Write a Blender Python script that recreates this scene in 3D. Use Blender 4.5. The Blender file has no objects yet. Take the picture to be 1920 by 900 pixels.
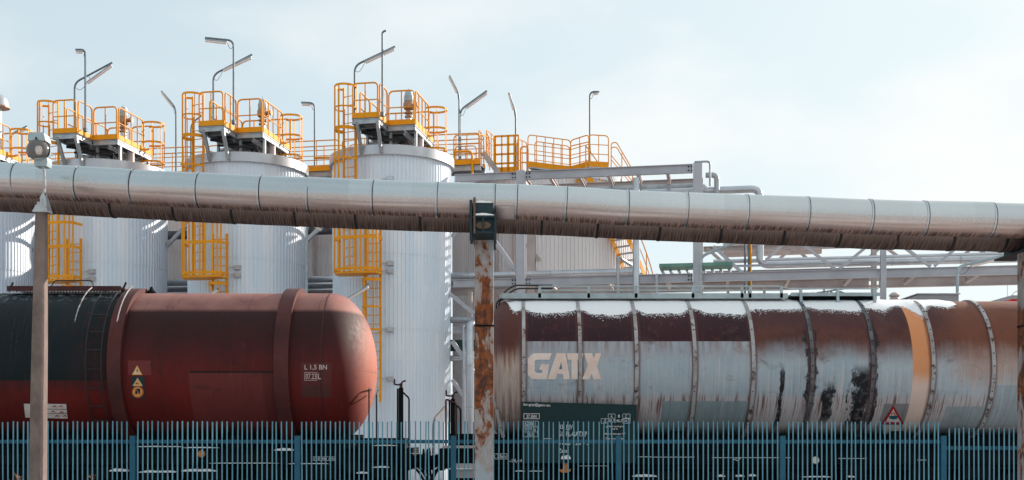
import bpy, bmesh, math, random
from mathutils import Vector, Matrix

random.seed(7)
R_ = math.radians
scene = bpy.context.scene
C = bpy.context.collection

# ------------------------------------------------------------------ camera
F = 40.0 / 36.0 * 1920.0          # focal length in photo pixels
HZ = 815.0                        # horizon row in the photo
EYE = 1.65
cam_d = bpy.data.cameras.new('camera')
cam_d.lens = 40.0
cam_d.sensor_width = 36.0
cam_d.shift_y = (HZ - 450.0) / 1920.0
cam_d.clip_start = 0.1
cam_d.clip_end = 6000.0
cam = bpy.data.objects.new('camera', cam_d)
cam.location = (0, 0, EYE)
cam.rotation_euler = (R_(90), 0, 0)
C.objects.link(cam)
scene.camera = cam

# ------------------------------------------------------------------ sky, sun, exposure
SUN_AZ = 39.0        # degrees from +X towards +Y
SUN_EL = 23.0
sd = Vector((math.cos(R_(SUN_AZ)) * math.cos(R_(SUN_EL)), math.sin(R_(SUN_AZ)) * math.cos(R_(SUN_EL)), math.sin(R_(SUN_EL))))
sun_d = bpy.data.lights.new('sun', 'SUN')
sun_d.energy = 5.0
sun_d.angle = R_(0.6)
sun_d.color = (1.0, 0.89, 0.78)
sun = bpy.data.objects.new('sun', sun_d)
sun.rotation_euler = sd.to_track_quat('Z', 'Y').to_euler()
sun.location = (60, 60, 60)
C.objects.link(sun)

vs = scene.view_settings
vs.view_transform = 'Standard'
vs.look = 'None'
vs.gamma = 1
vs.exposure = 0.60
vs.use_curve_mapping = False

world = bpy.data.worlds.new('World')
scene.world = world
world.use_nodes = True


class G:
    """small helper that writes node graphs"""
    def __init__(s, nt):
        s.nt = nt
        s.tc = None

    def n(s, t, **k):
        x = s.nt.nodes.new(t)
        for a, b in k.items():
            setattr(x, a, b)
        return x

    def put(s, sock, v):
        if isinstance(v, bpy.types.NodeSocket):
            s.nt.links.new(v, sock)
        elif isinstance(v, (tuple, list)) and sock.type == 'RGBA' and len(v) == 3:
            sock.default_value = (*v, 1)
        else:
            sock.default_value = v

    def m(s, op, a, b=0.0, c=None, clamp=False):
        x = s.n('ShaderNodeMath', operation=op, use_clamp=clamp)
        s.put(x.inputs[0], a)
        s.put(x.inputs[1], b)
        if c is not None:
            s.put(x.inputs[2], c)
        return x.outputs[0]

    def add(s, a, b): return s.m('ADD', a, b)
    def sub(s, a, b): return s.m('SUBTRACT', a, b)
    def mul(s, a, b): return s.m('MULTIPLY', a, b)

    def ss(s, v, lo, hi, t0=0.0, t1=1.0, kind='SMOOTHSTEP'):
        x = s.n('ShaderNodeMapRange', interpolation_type=kind)
        s.put(x.inputs[0], v)
        s.put(x.inputs[1], lo)
        s.put(x.inputs[2], hi)
        s.put(x.inputs[3], t0)
        s.put(x.inputs[4], t1)
        return x.outputs[0]

    def box(s, v, lo, hi, e=0.01):
        return s.mul(s.ss(v, lo - e, lo + e), s.ss(v, hi - e, hi + e, 1.0, 0.0))

    def coord(s, which='Object'):
        if s.tc is None:
            s.tc = s.n('ShaderNodeTexCoord')
        return s.tc.outputs[which]

    def sep(s, v):
        x = s.n('ShaderNodeSeparateXYZ')
        s.put(x.inputs[0], v)
        return x.outputs

    def comb(s, a, b, c):
        x = s.n('ShaderNodeCombineXYZ')
        for i, v in enumerate((a, b, c)):
            s.put(x.inputs[i], v)
        return x.outputs[0]

    def noise(s, vec, scale=1.0, detail=4.0, rough=0.55, dist=0.0):
        x = s.n('ShaderNodeTexNoise')
        s.put(x.inputs['Vector'], vec)
        x.inputs['Scale'].default_value = scale
        x.inputs['Detail'].default_value = detail
        x.inputs['Roughness'].default_value = rough
        x.inputs['Distortion'].default_value = dist
        return x.outputs['Fac']

    def white(s, vec):
        x = s.n('ShaderNodeTexWhiteNoise')
        s.put(x.inputs['Vector'], vec)
        return x.outputs['Value']

    def mix(s, f, a, b, blend='MIX'):
        x = s.n('ShaderNodeMix', data_type='RGBA', blend_type=blend)
        s.put(x.inputs[0], f)
        s.put(x.inputs[6], a)
        s.put(x.inputs[7], b)
        return x.outputs[2]

    def bump(s, h, strength=0.3, dist=0.02):
        x = s.n('ShaderNodeBump')
        x.inputs['Strength'].default_value = strength
        x.inputs['Distance'].default_value = dist
        s.put(x.inputs['Height'], h)
        return x.outputs[0]


# world: Nishita sky with a veil of thin cloud drawn by direction
nt = world.node_tree
nt.nodes.clear()
g = G(nt)
out = g.n('ShaderNodeOutputWorld')
bg = g.n('ShaderNodeBackground')
sky = g.n('ShaderNodeTexSky', sky_type='NISHITA')
sky.sun_disc = False
sky.sun_elevation = R_(SUN_EL)
sky.sun_rotation = R_(90 - SUN_AZ)
sky.air_density = 1.0
sky.dust_density = 1.2
sky.ozone_density = 1.0
d = g.coord('Generated')
sx, sy, sz = g.sep(d)
# project direction on a cloud deck
zz = g.m('MAXIMUM', g.add(sz, 0.12), 0.03)
cv = g.comb(g.m('DIVIDE', sx, zz), g.m('DIVIDE', sy, zz), 0.0)
n1 = g.noise(cv, 0.55, 7, 0.52, 0.3)
n2 = g.noise(g.comb(g.add(sx, 4.0), sy, g.mul(sz, 2.4)), 3.1, 6, 0.5, 0.2)
right = g.ss(g.m('ARCTAN2', sx, sy), -0.35, 0.50)
haze_c = g.mix(right, (7.6, 8.9, 9.35), (7.9, 8.9, 9.1))
skyc = g.mix(g.add(0.68, g.mul(right, 0.24)), sky.outputs[0], haze_c)
cl = g.add(g.mul(n1, 0.30), g.mul(n2, 0.70))
cl = g.add(cl, g.mul(right, 0.09))
mask = g.mul(g.ss(cl, 0.49, 0.66), g.add(0.45, g.mul(right, 0.50)))
skyc = g.mix(mask, skyc, (9.05, 9.2, 9.1))
nt.links.new(skyc, bg.inputs[0])
bg.inputs[1].default_value = 0.072
nt.links.new(bg.outputs[0], out.inputs[0])


# ------------------------------------------------------------------ materials
def new_mat(name):
    m = bpy.data.materials.new(name)
    m.use_nodes = True
    nt = m.node_tree
    b = nt.nodes['Principled BSDF']
    return m, G(nt), b


def put(gm, b, col=None, rough=None, metal=None, normal=None):
    if metal == 0:
        b.inputs['Specular IOR Level'].default_value = 0.22
    if col is not None:
        gm.put(b.inputs['Base Color'], col)
    if rough is not None:
        gm.put(b.inputs['Roughness'], rough)
    if metal is not None:
        gm.put(b.inputs['Metallic'], metal)
    if normal is not None:
        gm.put(b.inputs['Normal'], normal)


def weathered(name, col, col2, rough=0.5, metal=0.0, scale=2.0, bump=0.15, spots=None, spot_lo=0.62, spot_hi=0.7, spot_scale=5.0, stretch=(1, 1, 1)):
    m, g, b = new_mat(name)
    oc = g.coord()
    x, y, z = g.sep(oc)
    v = g.comb(g.mul(x, stretch[0]), g.mul(y, stretch[1]), g.mul(z, stretch[2]))
    n = g.noise(v, scale, 6, 0.6)
    c = g.mix(g.ss(n, 0.3, 0.7), col, col2)
    r = g.ss(n, 0.2, 0.8, rough - 0.08, rough + 0.1, 'LINEAR')
    if spots:
        sn = g.noise(v, spot_scale, 8, 0.65, 0.3)
        c = g.mix(g.ss(sn, spot_lo, spot_hi), c, spots)
    put(g, b, c, r, metal, g.bump(g.noise(v, scale * 8, 5, 0.6), bump, 0.01))
    return m


M = {}
M['orange'] = weathered('orange_paint', (0.80, 0.325, 0.006), (0.67, 0.26, 0.006), 0.5, 0, 1.3, 0.05, (0.30, 0.11, 0.02), 0.66, 0.76)
M['galv'] = weathered('galvanised_steel', (0.42, 0.45, 0.47), (0.30, 0.33, 0.36), 0.45, 0.55, 3)
M['galv_dark'] = weathered('dull_galvanised_steel', (0.16, 0.20, 0.23), (0.11, 0.14, 0.16), 0.5, 0.4, 3)
M['steel_grey'] = weathered('grey_painted_steel', (0.44, 0.45, 0.49), (0.36, 0.37, 0.41), 0.5, 0.1, 1.2, 0.06, (0.28, 0.22, 0.19), 0.70, 0.80)
M['steel_pink'] = weathered('weathered_primer_steel', (0.46, 0.40, 0.385), (0.36, 0.31, 0.305), 0.55, 0.1, 1.2)
M['deck_dark'] = weathered('dark_grating', (0.10, 0.105, 0.12), (0.05, 0.05, 0.06), 0.7, 0.2, 4)
M['cap'] = weathered('sheet_rim_metal', (0.58, 0.60, 0.63), (0.44, 0.45, 0.48), 0.36, 0.75, 0.9, 0.05)
M['silver'] = weathered('silver_pipe_jacket', (0.52, 0.55, 0.59), (0.42, 0.44, 0.48), 0.30, 0.85, 1.5, 0.05)
M['brass'] = weathered('worn_bronze_fitting', (0.42, 0.24, 0.15), (0.30, 0.17, 0.11), 0.45, 0.4, 6)
M['black'] = weathered('grimy_black_steel', (0.004, 0.007, 0.009), (0.010, 0.010, 0.011), 0.8, 0, 3, 0.2)
M['black'].node_tree.nodes['Principled BSDF'].inputs['Specular IOR Level'].default_value = 0.08
M['black_tube'] = weathered('black_tube_paint', (0.02, 0.022, 0.025), (0.035, 0.03, 0.03), 0.45, 0, 3)
M['rubber'] = weathered('black_gasket', (0.015, 0.015, 0.017), (0.03, 0.03, 0.03), 0.7, 0, 3)
M['dark_red'] = weathered('dark_red_paint', (0.075, 0.022, 0.022), (0.045, 0.018, 0.02), 0.5, 0, 4)
M['green_pipe'] = weathered('dark_green_paint', (0.02, 0.09, 0.065), (0.015, 0.06, 0.05), 0.4, 0, 2)
M['green_tray'] = weathered('green_coated_steel', (0.16, 0.33, 0.27), (0.11, 0.24, 0.20), 0.5, 0, 2)
M['fence'] = weathered('teal_blue_paint', (0.020, 0.120, 0.19), (0.014, 0.090, 0.15), 0.35, 0, 2.5, 0.06, (0.12, 0.09, 0.07), 0.74, 0.8)
M['picket'] = weathered('sky_lit_teal_blue_paint', (0.14, 0.34, 0.43), (0.09, 0.25, 0.34), 0.35, 0, 1.7, 0.04, (0.10, 0.09, 0.085), 0.66, 0.74)  # fence paint lightened to stand in for sky light on the pickets
M['concrete'] = weathered('rough_concrete', (0.22, 0.168, 0.15), (0.115, 0.09, 0.082), 0.85, 0, 3, 0.6, (0.10, 0.08, 0.075), 0.6, 0.75, 14, (1, 1, 0.5))
M['white_paint'] = weathered('white_lettering', (0.78, 0.76, 0.73), (0.62, 0.58, 0.56), 0.6, 0, 9)
M['cream_paint'] = weathered('faded_cream_lettering', (0.72, 0.54, 0.46), (0.82, 0.72, 0.68), 0.6, 0, 2, 0.05)
M['dim_letter'] = weathered('dusty_white_lettering', (0.58, 0.64, 0.67), (0.48, 0.55, 0.58), 0.6, 0, 9)
M['pink_letter'] = weathered('pinkish_white_lettering', (0.62, 0.46, 0.44), (0.55, 0.40, 0.38), 0.6, 0, 9)
M['sign_yellow'] = weathered('faded_yellow_sign', (0.80, 0.44, 0.13), (0.70, 0.36, 0.10), 0.5, 0, 9)
M['sign_cream'] = weathered('faded_cream_sign', (0.82, 0.62, 0.42), (0.74, 0.52, 0.34), 0.5, 0, 9)
M['sign_dark'] = weathered('dark_teal_sign', (0.012, 0.03, 0.04), (0.02, 0.04, 0.05), 0.5, 0, 9)
M['sign_orange'] = weathered('orange_red_sign', (0.62, 0.13, 0.035), (0.5, 0.09, 0.03), 0.5, 0, 9)
M['sign_red'] = weathered('red_sign', (0.42, 0.012, 0.02), (0.33, 0.012, 0.018), 0.45, 0, 9)
M['sign_white'] = weathered('white_sign', (0.70, 0.64, 0.60), (0.58, 0.52, 0.50), 0.5, 0, 12)
M['teal_mark'] = weathered('teal_mark', (0.03, 0.13, 0.18), (0.02, 0.1, 0.14), 0.5, 0, 9)
M['hook_orange'] = weathered('orange_hook_paint', (0.60, 0.22, 0.06), (0.5, 0.17, 0.05), 0.5, 0, 9)
M['panel_green'] = weathered('dark_green_data_board', (0.005, 0.026, 0.030), (0.008, 0.033, 0.037), 0.5, 0, 2.5, 0.08, (0.006, 0.015, 0.018), 0.68, 0.72, 5)
M['board_teal'] = weathered('teal_patch_paint', (0.15, 0.215, 0.245), (0.12, 0.18, 0.21), 0.5, 0, 2.5)
M['lamp_body'] = weathered('lamp_housing_grey', (0.36, 0.45, 0.48), (0.28, 0.35, 0.38), 0.4, 0.1, 5)
M['lamp_arm'] = weathered('chipped_white_arm', (0.42, 0.45, 0.47), (0.34, 0.36, 0.38), 0.5, 0, 6, 0.1, (0.13, 0.02, 0.02), 0.56, 0.6, 9)
M['tube_cover'] = weathered('tube_lamp_cover', (0.80, 0.72, 0.68), (0.74, 0.64, 0.60), 0.35, 0, 3, 0.02)
M['red_far'] = weathered('bright_red_paint', (0.55, 0.02, 0.015), (0.5, 0.02, 0.015), 0.4, 0, 2)
M['hood_grey'] = weathered('grey_hood_paint', (0.30, 0.30, 0.32), (0.24, 0.24, 0.26), 0.5, 0, 2)
M['straw'] = weathered('dry_straw', (0.46, 0.28, 0.19), (0.30, 0.17, 0.12), 0.9, 0, 20)
M['ballast'] = weathered('dark_ballast', (0.11, 0.09, 0.085), (0.05, 0.045, 0.045), 0.95, 0, 9, 1.0, (0.7, 0.72, 0.75), 0.60, 0.64, 1.2)
M['rail_steel'] = weathered('rail_steel', (0.16, 0.10, 0.07), (0.11, 0.07, 0.05), 0.5, 0.6, 6)


def glass_mat():
    m, g, b = new_mat('lamp_glass')
    put(g, b, (0.86, 0.83, 0.82), 0.16, 0)
    b.inputs['Transmission Weight'].default_value = 0.85
    b.inputs['Specular IOR Level'].default_value = 0.6
    b.inputs['IOR'].default_value = 1.35
    return m


M['glass'] = glass_mat()


def snow_mat():
    m, g, b = new_mat('snow')
    n = g.noise(g.coord(), 14, 6, 0.6)
    c = g.mix(n, (0.80, 0.83, 0.86), (0.90, 0.91, 0.92))
    put(g, b, c, 0.8, 0, g.bump(g.noise(g.coord(), 30, 5, 0.7), 0.6, 0.02))
    return m


M['snow'] = snow_mat()


def ground_mat():
    m, g, b = new_mat('gravel_and_snow')
    oc = g.coord()
    n = g.noise(oc, 0.35, 6, 0.6)
    f = g.noise(oc, 9, 6, 0.7)
    c = g.mix(f, (0.20, 0.155, 0.13), (0.36, 0.28, 0.24))
    c = g.mix(g.ss(g.add(n, g.mul(f, 0.15)), 0.56, 0.64), c, (0.78, 0.79, 0.81))
    put(g, b, c, 0.9, 0, g.bump(f, 0.6, 0.03))
    return m


M['ground'] = ground_mat()


def cladding_mat(name, c1, c2, c3, metal, rough, sheets):
    """profiled sheet metal: every sheet its own slight tint (uv.x = turn, uv.y = height)"""
    m, g, b = new_mat(name)
    u, v, _ = g.sep(g.coord('UV'))
    sheet = g.m('FLOOR', g.mul(u, sheets))
    lev = g.m('FLOOR', g.add(g.mul(v, 0.4), 0.37))
    w = g.white(g.comb(sheet, lev, 3.0))
    c = g.mix(w, c1, c2)
    big = g.noise(g.comb(g.mul(u, 14), g.mul(v, 0.25), 0), 1.0, 4, 0.5)
    c = g.mix(g.ss(big, 0.4, 0.65, 0, 0.6), c, c3)
    st = g.noise(g.comb(g.mul(u, 220), g.mul(v, 0.35), 0), 1.0, 5, 0.65)
    c = g.mix(g.ss(st, 0.56, 0.78, 0, 0.30), c, (0.30, 0.27, 0.27))
    smear = g.noise(g.comb(g.mul(u, 60), g.mul(v, 1.1), 7), 1.0, 6, 0.7)
    c = g.mix(g.ss(smear, 0.64, 0.74, 0, 0.35), c, (0.24, 0.22, 0.23))
    r = g.ss(big, 0.3, 0.7, rough - 0.06, rough + 0.08, 'LINEAR')
    put(g, b, c, r, metal, g.bump(big, 0.12, 0.03))
    return m


M['clad'] = cladding_mat('silver_profiled_cladding', (0.62, 0.69, 0.78), (0.71, 0.745, 0.80), (0.58, 0.69, 0.79), 0.22, 0.5, 34)
M['clad_old'] = cladding_mat('dull_profiled_cladding', (0.68, 0.67, 0.69), (0.61, 0.60, 0.62), (0.73, 0.70, 0.70), 0.2, 0.5, 40)


def pipe_mat(name, base, low, lo, hi, dirt, streak):
    """jacketed pipe: uv.x metres along, uv.y turn (0 = crown, .5 = underside); grime with drip streaks from underneath"""
    m, g, b = new_mat(name)
    u, v, _ = g.sep(g.coord('UV'))
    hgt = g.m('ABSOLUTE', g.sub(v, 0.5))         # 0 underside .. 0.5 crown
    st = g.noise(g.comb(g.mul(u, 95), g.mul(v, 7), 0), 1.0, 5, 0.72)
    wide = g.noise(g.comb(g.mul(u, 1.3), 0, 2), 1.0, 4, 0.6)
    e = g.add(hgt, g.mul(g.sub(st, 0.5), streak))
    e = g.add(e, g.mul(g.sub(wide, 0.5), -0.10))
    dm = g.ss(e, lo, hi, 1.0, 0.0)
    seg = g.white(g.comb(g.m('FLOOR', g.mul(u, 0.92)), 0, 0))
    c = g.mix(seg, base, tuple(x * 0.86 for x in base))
    brown = g.ss(e, lo, hi + 0.20, 0.8, 0.0)  # paints pink ground reflection on the front pipe, brown stain on the rear
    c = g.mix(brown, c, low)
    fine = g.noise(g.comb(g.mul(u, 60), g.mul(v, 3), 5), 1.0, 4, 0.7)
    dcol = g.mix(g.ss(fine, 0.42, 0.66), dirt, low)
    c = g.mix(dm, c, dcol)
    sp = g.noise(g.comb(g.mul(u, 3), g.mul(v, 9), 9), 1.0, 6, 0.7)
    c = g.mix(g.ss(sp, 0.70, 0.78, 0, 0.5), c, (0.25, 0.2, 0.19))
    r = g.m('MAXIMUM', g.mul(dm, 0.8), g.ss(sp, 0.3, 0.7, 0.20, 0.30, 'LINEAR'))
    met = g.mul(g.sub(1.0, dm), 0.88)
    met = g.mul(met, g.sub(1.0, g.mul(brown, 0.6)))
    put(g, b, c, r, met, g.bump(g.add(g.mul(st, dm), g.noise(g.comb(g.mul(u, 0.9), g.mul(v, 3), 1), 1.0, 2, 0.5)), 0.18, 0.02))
    return m


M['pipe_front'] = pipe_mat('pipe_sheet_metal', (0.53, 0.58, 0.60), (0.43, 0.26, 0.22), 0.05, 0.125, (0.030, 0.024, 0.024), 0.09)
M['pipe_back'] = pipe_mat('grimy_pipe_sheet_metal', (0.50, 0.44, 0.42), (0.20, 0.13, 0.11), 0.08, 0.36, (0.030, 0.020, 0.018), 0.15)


def rust_column_mat():
    m, g, b = new_mat('rusting_blue_grey_paint')
    oc = g.coord()
    x, y, z = g.sep(oc)
    n = g.noise(g.comb(g.mul(x, 2.2), g.mul(y, 2.2), g.mul(z, 0.8)), 1.5, 8, 0.66, 0.5)
    n2 = g.noise(oc, 9, 6, 0.7)
    paint = g.mix(g.noise(oc, 2.5, 5, 0.6), (0.26, 0.33, 0.38), (0.36, 0.37, 0.40))
    rust = g.mix(g.ss(n2, 0.35, 0.65), (0.085, 0.032, 0.018), (0.25, 0.075, 0.022))
    old = g.mix(n2, (0.05, 0.028, 0.03), (0.09, 0.042, 0.034))
    band = g.mul(g.ss(z, 1.9, 2.4), g.ss(z, 4.0, 4.4, 1, 0))
    k = g.add(n, g.mul(band, 0.11))
    fl = g.add(k, g.mul(g.sub(n2, 0.5), 0.10))
    paint = g.mix(g.ss(k, 0.44, 0.53, 0, 0.6), paint, (0.30, 0.20, 0.15))
    c = g.mix(g.ss(fl, 0.54, 0.60), paint, rust)
    c = g.mix(g.ss(k, 0.645, 0.71), c, old)
    put(g, b, c, g.ss(k, 0.5, 0.58, 0.42, 0.85), 0, g.bump(g.add(g.mul(k, 2), n2), 0.35, 0.01))
    return m


M['rust_col'] = rust_column_mat()


# ------------------------------------------------------------------ mesh helpers
class MB:
    def __init__(s):
        s.v = []; s.f = []; s.uv = {}

    def face(s, idx, uv=None):
        s.f.append(tuple(idx))
        if uv:
            s.uv[len(s.f) - 1] = uv

    def box(s, x0, x1, y0, y1, z0, z1):
        b = len(s.v)
        for z in (z0, z1):
            for x, y in ((x0, y0), (x1, y0), (x1, y1), (x0, y1)):
                s.v.append((x, y, z))
        for q in ((0, 3, 2, 1), (4, 5, 6, 7), (0, 1, 5, 4), (1, 2, 6, 5), (2, 3, 7, 6), (3, 0, 4, 7)):
            s.f.append(tuple(b + i for i in q))
        return s

    def bar(s, p, q, w, h, up=(0, 0, 1)):
        p = Vector(p); q = Vector(q); d = (q - p).normalized(); up = Vector(up)
        if abs(d.dot(up)) > 0.98:
            up = Vector((0, 1, 0))
        a = d.cross(up).normalized(); c = a.cross(d)
        b = len(s.v)
        for o in (p, q):
            for i, j in ((-1, -1), (1, -1), (1, 1), (-1, 1)):
                s.v.append(tuple(o + a * (i * w / 2) + c * (j * h / 2)))
        for f in ((0, 3, 2, 1), (4, 5, 6, 7), (0, 1, 5, 4), (1, 2, 6, 5), (2, 3, 7, 6), (3, 0, 4, 7)):
            s.f.append(tuple(b + i for i in f))
        return s

    def ibeam(s, p, q, w, h, t=0.014, tf=0.02, up=(0, 0, 1)):
        p = Vector(p); q = Vector(q); d = (q - p).normalized(); up = Vector(up)
        if abs(d.dot(up)) > 0.98:
            up = Vector((0, 1, 0))
        a = d.cross(up).normalized(); c = a.cross(d)
        s.bar(p + c * (h / 2 - tf / 2), q + c * (h / 2 - tf / 2), w, tf, up)
        s.bar(p - c * (h / 2 - tf / 2), q - c * (h / 2 - tf / 2), w, tf, up)
        s.bar(p, q, t, h - 2 * tf, up)
        return s

    def tube(s, path, r, seg=8, closed=False, uv=False, caps=True):
        P = [Vector(p) for p in path]
        n = len(P)
        base = len(s.v)
        rr = r if isinstance(r, (list, tuple)) else [r] * n
        T = []
        for i in range(n):
            if closed:
                t = (P[(i + 1) % n] - P[i - 1])
            else:
                t = P[min(i + 1, n - 1)] - P[max(i - 1, 0)]
            T.append(t.normalized())
        ref = Vector((0, 0, 1)) if abs(T[0].z) < 0.9 else Vector((0, 1, 0))
        a = T[0].cross(ref).normalized()
        L = 0.0
        Ls = []
        for i in range(n):
            a = (a - T[i] * a.dot(T[i])).normalized()
            c = a.cross(T[i])
            if i:
                L += (P[i] - P[i - 1]).length
            Ls.append(L)
            for k in range(seg):
                an = 2 * math.pi * k / seg + math.pi / 2
                # k=0 points down for horizontal runs
                s.v.append(tuple(P[i] + a * (math.cos(an) * rr[i]) + c * (math.sin(an) * rr[i])))
        m = n if closed else n - 1
        for i in range(m):
            j = (i + 1) % n
            for k in range(seg):
                k2 = (k + 1) % seg
                u = None
                if uv:
                    u = [(Ls[i], k / seg), (Ls[i], (k + 1) / seg), (Ls[j], (k + 1) / seg), (Ls[j], k / seg)]
                s.face((base + i * seg + k, base + i * seg + k2, base + j * seg + k2, base + j * seg + k), u)
        if caps and not closed:
            s.f.append(tuple(base + k for k in range(seg))[::-1])
            s.f.append(tuple(base + (n - 1) * seg + k for k in range(seg)))
        return s

    def lathe(s, prof, seg=32, axis='z', o=(0, 0, 0)):
        """prof: [(radius, along)]"""
        base = len(s.v)
        for r, z in prof:
            for k in range(seg):
                an = 2 * math.pi * k / seg
                c, d = math.cos(an) * r, math.sin(an) * r
                p = {'z': (c, d, z), 'x': (z, c, d), 'y': (c, z, d)}[axis]
                s.v.append((p[0] + o[0], p[1] + o[1], p[2] + o[2]))
        for i in range(len(prof) - 1):
            for k in range(seg):
                k2 = (k + 1) % seg
                s.f.append((base + i * seg + k, base + i * seg + k2, base + (i + 1) * seg + k2, base + (i + 1) * seg + k))
        if prof[0][0] > 1e-5:
            s.f.append(tuple(base + k for k in range(seg))[::-1])
        if prof[-1][0] > 1e-5:
            s.f.append(tuple(base + (len(prof) - 1) * seg + k for k in range(seg)))
        return s

    def prism(s, pts, d):
        """pts: 3d polygon, d: extrusion vector"""
        b = len(s.v); n = len(pts); d = Vector(d)
        for p in pts:
            s.v.append(tuple(p))
        for p in pts:
            s.v.append(tuple(Vector(p) + d))
        s.f.append(tuple(range(b, b + n)))
        s.f.append(tuple(range(b + 2 * n - 1, b + n - 1, -1)))
        for i in range(n):
            j = (i + 1) % n
            s.f.append((b + i, b + n + i, b + n + j, b + j))
        return s

    def build(s, name, mat, parent=None, off=(0, 0, 0), loc=(0, 0, 0), smooth=True, angle=35, weld=True):
        me = bpy.data.meshes.new(name)
        o3 = Vector(off) + Vector(loc)
        me.from_pydata([tuple(Vector(p) - o3) for p in s.v], [], s.f)
        if s.uv:
            lay = me.uv_layers.new(name='UVMap')
            for pi, uvs in s.uv.items():
                for li, q in zip(me.polygons[pi].loop_indices, uvs):
                    lay.data[li].uv = q
        bm = bmesh.new()
        bm.from_mesh(me)
        if weld:
            bmesh.ops.remove_doubles(bm, verts=bm.verts, dist=1e-5)
        bmesh.ops.recalc_face_normals(bm, faces=bm.faces)
        bm.to_mesh(me)
        bm.free()
        me.materials.append(M[mat] if isinstance(mat, str) else mat)
        if smooth:
            me.polygons.foreach_set('use_smooth', [True] * len(me.polygons))
            me.set_sharp_from_angle(angle=R_(angle))
        ob = bpy.data.objects.new(name, me)
        C.objects.link(ob)
        ob.location = loc
        if parent:
            ob.parent = parent
        return ob


def tag(o, label=None, cat=None, group=None, kind=None):
    if label: o['label'] = label
    if cat: o['category'] = cat
    if group: o['group'] = group
    if kind: o['kind'] = kind
    return o


def thing(name, label, cat, loc=(0, 0, 0), rz=0.0, group=None):
    o = bpy.data.objects.new(name, None)
    o.empty_display_size = 0.3
    C.objects.link(o)
    o.location = loc
    o.rotation_euler = (0, 0, rz)
    return tag(o, label, cat, group)


def dup(root, loc, label, rz=None):
    r = root.copy(); C.objects.link(r)
    r.location = loc
    if rz is not None: r.rotation_euler = (0, 0, rz)
    r['label'] = label
    for ch in list(root.children):
        c = ch.copy(); C.objects.link(c); c.parent = r
        for gch in list(ch.children):
            d = gch.copy(); C.objects.link(d); d.parent = c
    return r


def W(px, py, Y):
    return Vector(((px - 960) / F * Y, Y, EYE + (HZ - py) / F * Y))


def fillet(pts, r, n=5):
    P = [Vector(p) for p in pts]
    res = [P[0]]
    for i in range(1, len(P) - 1):
        a = (P[i - 1] - P[i]); b = (P[i + 1] - P[i])
        rr = min(r, a.length * 0.49, b.length * 0.49)
        p0 = P[i] + a.normalized() * rr; p1 = P[i] + b.normalized() * rr
        for k in range(n + 1):
            t = k / n
            res.append(p0 * (1 - t) ** 2 + P[i] * (2 * t * (1 - t)) + p1 * t ** 2)
    res.append(P[-1])
    return res


# plant grid: a runs along the row of tanks (right = nearer), b away from the camera
ANG = R_(-10.2)
TX, TY = -4.11, 39.0
UX, UY = math.cos(ANG), math.sin(ANG)
VX, VY = -math.sin(ANG), math.cos(ANG)
PITCH = 5.27


def L(a, b, z=0.0):
    return Vector((TX + a * UX + b * VX, TY + a * UY + b * VY, z))


def PL(px, py, b):
    k = (px - 960) / F
    a = (k * (TY + VY * b) - TX - VX * b) / (UX - k * UY)
    Y = TY + UY * a + VY * b
    return Vector((a, b, EYE + (HZ - py) / F * Y))


# ------------------------------------------------------------------ ground and track (structure)
mb = MB()
mb.v = [(-2500, -600, -0.25), (2500, -600, -0.25), (2500, 4500, -0.25), (-2500, 4500, -0.25)]
mb.f = [(0, 1, 2, 3)]
tag(mb.build('ground', 'ground'), 'pale gravel ground with patches of snow', 'ground', kind='structure')
mb = MB()
mb.prism([(-70, 22.6, -0.246), (-70, 23.2, -0.1), (-70, 26.8, -0.1), (-70, 27.6, -0.246)], (140, 0, 0))
tag(mb.build('track_bed', 'ballast'), 'dark ballast bed below the tank wagons', 'track bed', kind='structure')
tr = thing('railway_track', 'steel rails on sleepers below both tank wagons', 'track', (0, 25, -0.1))
tag(tr, kind='structure')
for sy in (-0.7525, 0.7525):
    mb = MB()
    mb.box(-70, 70, sy - 0.07, sy + 0.07, 0.04, 0.055)
    mb.box(-70, 70, sy - 0.01, sy + 0.01, 0.055, 0.12)
    mb.box(-70, 70, sy - 0.036, sy + 0.036, 0.12, 0.15)
    mb.build('rail', 'rail_steel', tr, smooth=False)
mb = MB()
for i in range(110):
    x = -33 + i * 0.6
    mb.box(x - 0.13, x + 0.13, -1.3, 1.3, -0.02, 0.04)
mb.build('sleepers', 'concrete', tr, smooth=False)

# ------------------------------------------------------------------ storage tanks
TR = 2.03
CAPZ0, CAPZ1 = 10.78, 11.06
DECK = 11.82


def corrugated(r, n, levels, depth=0.019, step=0.012, cover=0.3):
    """profiled cladding: trapezoid ribs round the circumference; each storey overlaps the one below"""
    mb = MB()
    for li in range(len(levels) - 1):
        z0, z1 = levels[li], levels[li + 1]
        rr = r + step * (li - len(levels) + 2)
        ring = []
        for k in range(n):
            a0 = 2 * math.pi * k / n
            w = 2 * math.pi / n
            for f, dr in ((0.0, 0), (1 - cover - 0.12, 0), (1 - cover, depth), (0.90, depth)):
                ring.append((a0 + f * w, rr + dr, (k + f) / n))
        m = len(ring)
        base = len(mb.v)
        for z in (z0, z1 + 0.03 if li < len(levels) - 2 else z1):
            for a, q, _ in ring:
                mb.v.append((math.cos(a) * q, math.sin(a) * q, z))
        for i in range(m):
            j = (i + 1) % m
            u0 = ring[i][2]; u1 = ring[j][2] if j else 1.0
            mb.face((base + i, base + j, base + m + j, base + m + i), [(u0, z0), (u1, z0), (u1, z1), (u0, z1)])
        # lip under each storey
        if li:
            lip = len(mb.v)
            for a, q, _ in ring:
                mb.v.append((math.cos(a) * (rr - 0.03), math.sin(a) * (rr - 0.03), z0))
            for i in range(m):
                j = (i + 1) % m
                mb.f.append((base + i, base + j, lip + j, lip + i))
    return mb


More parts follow.
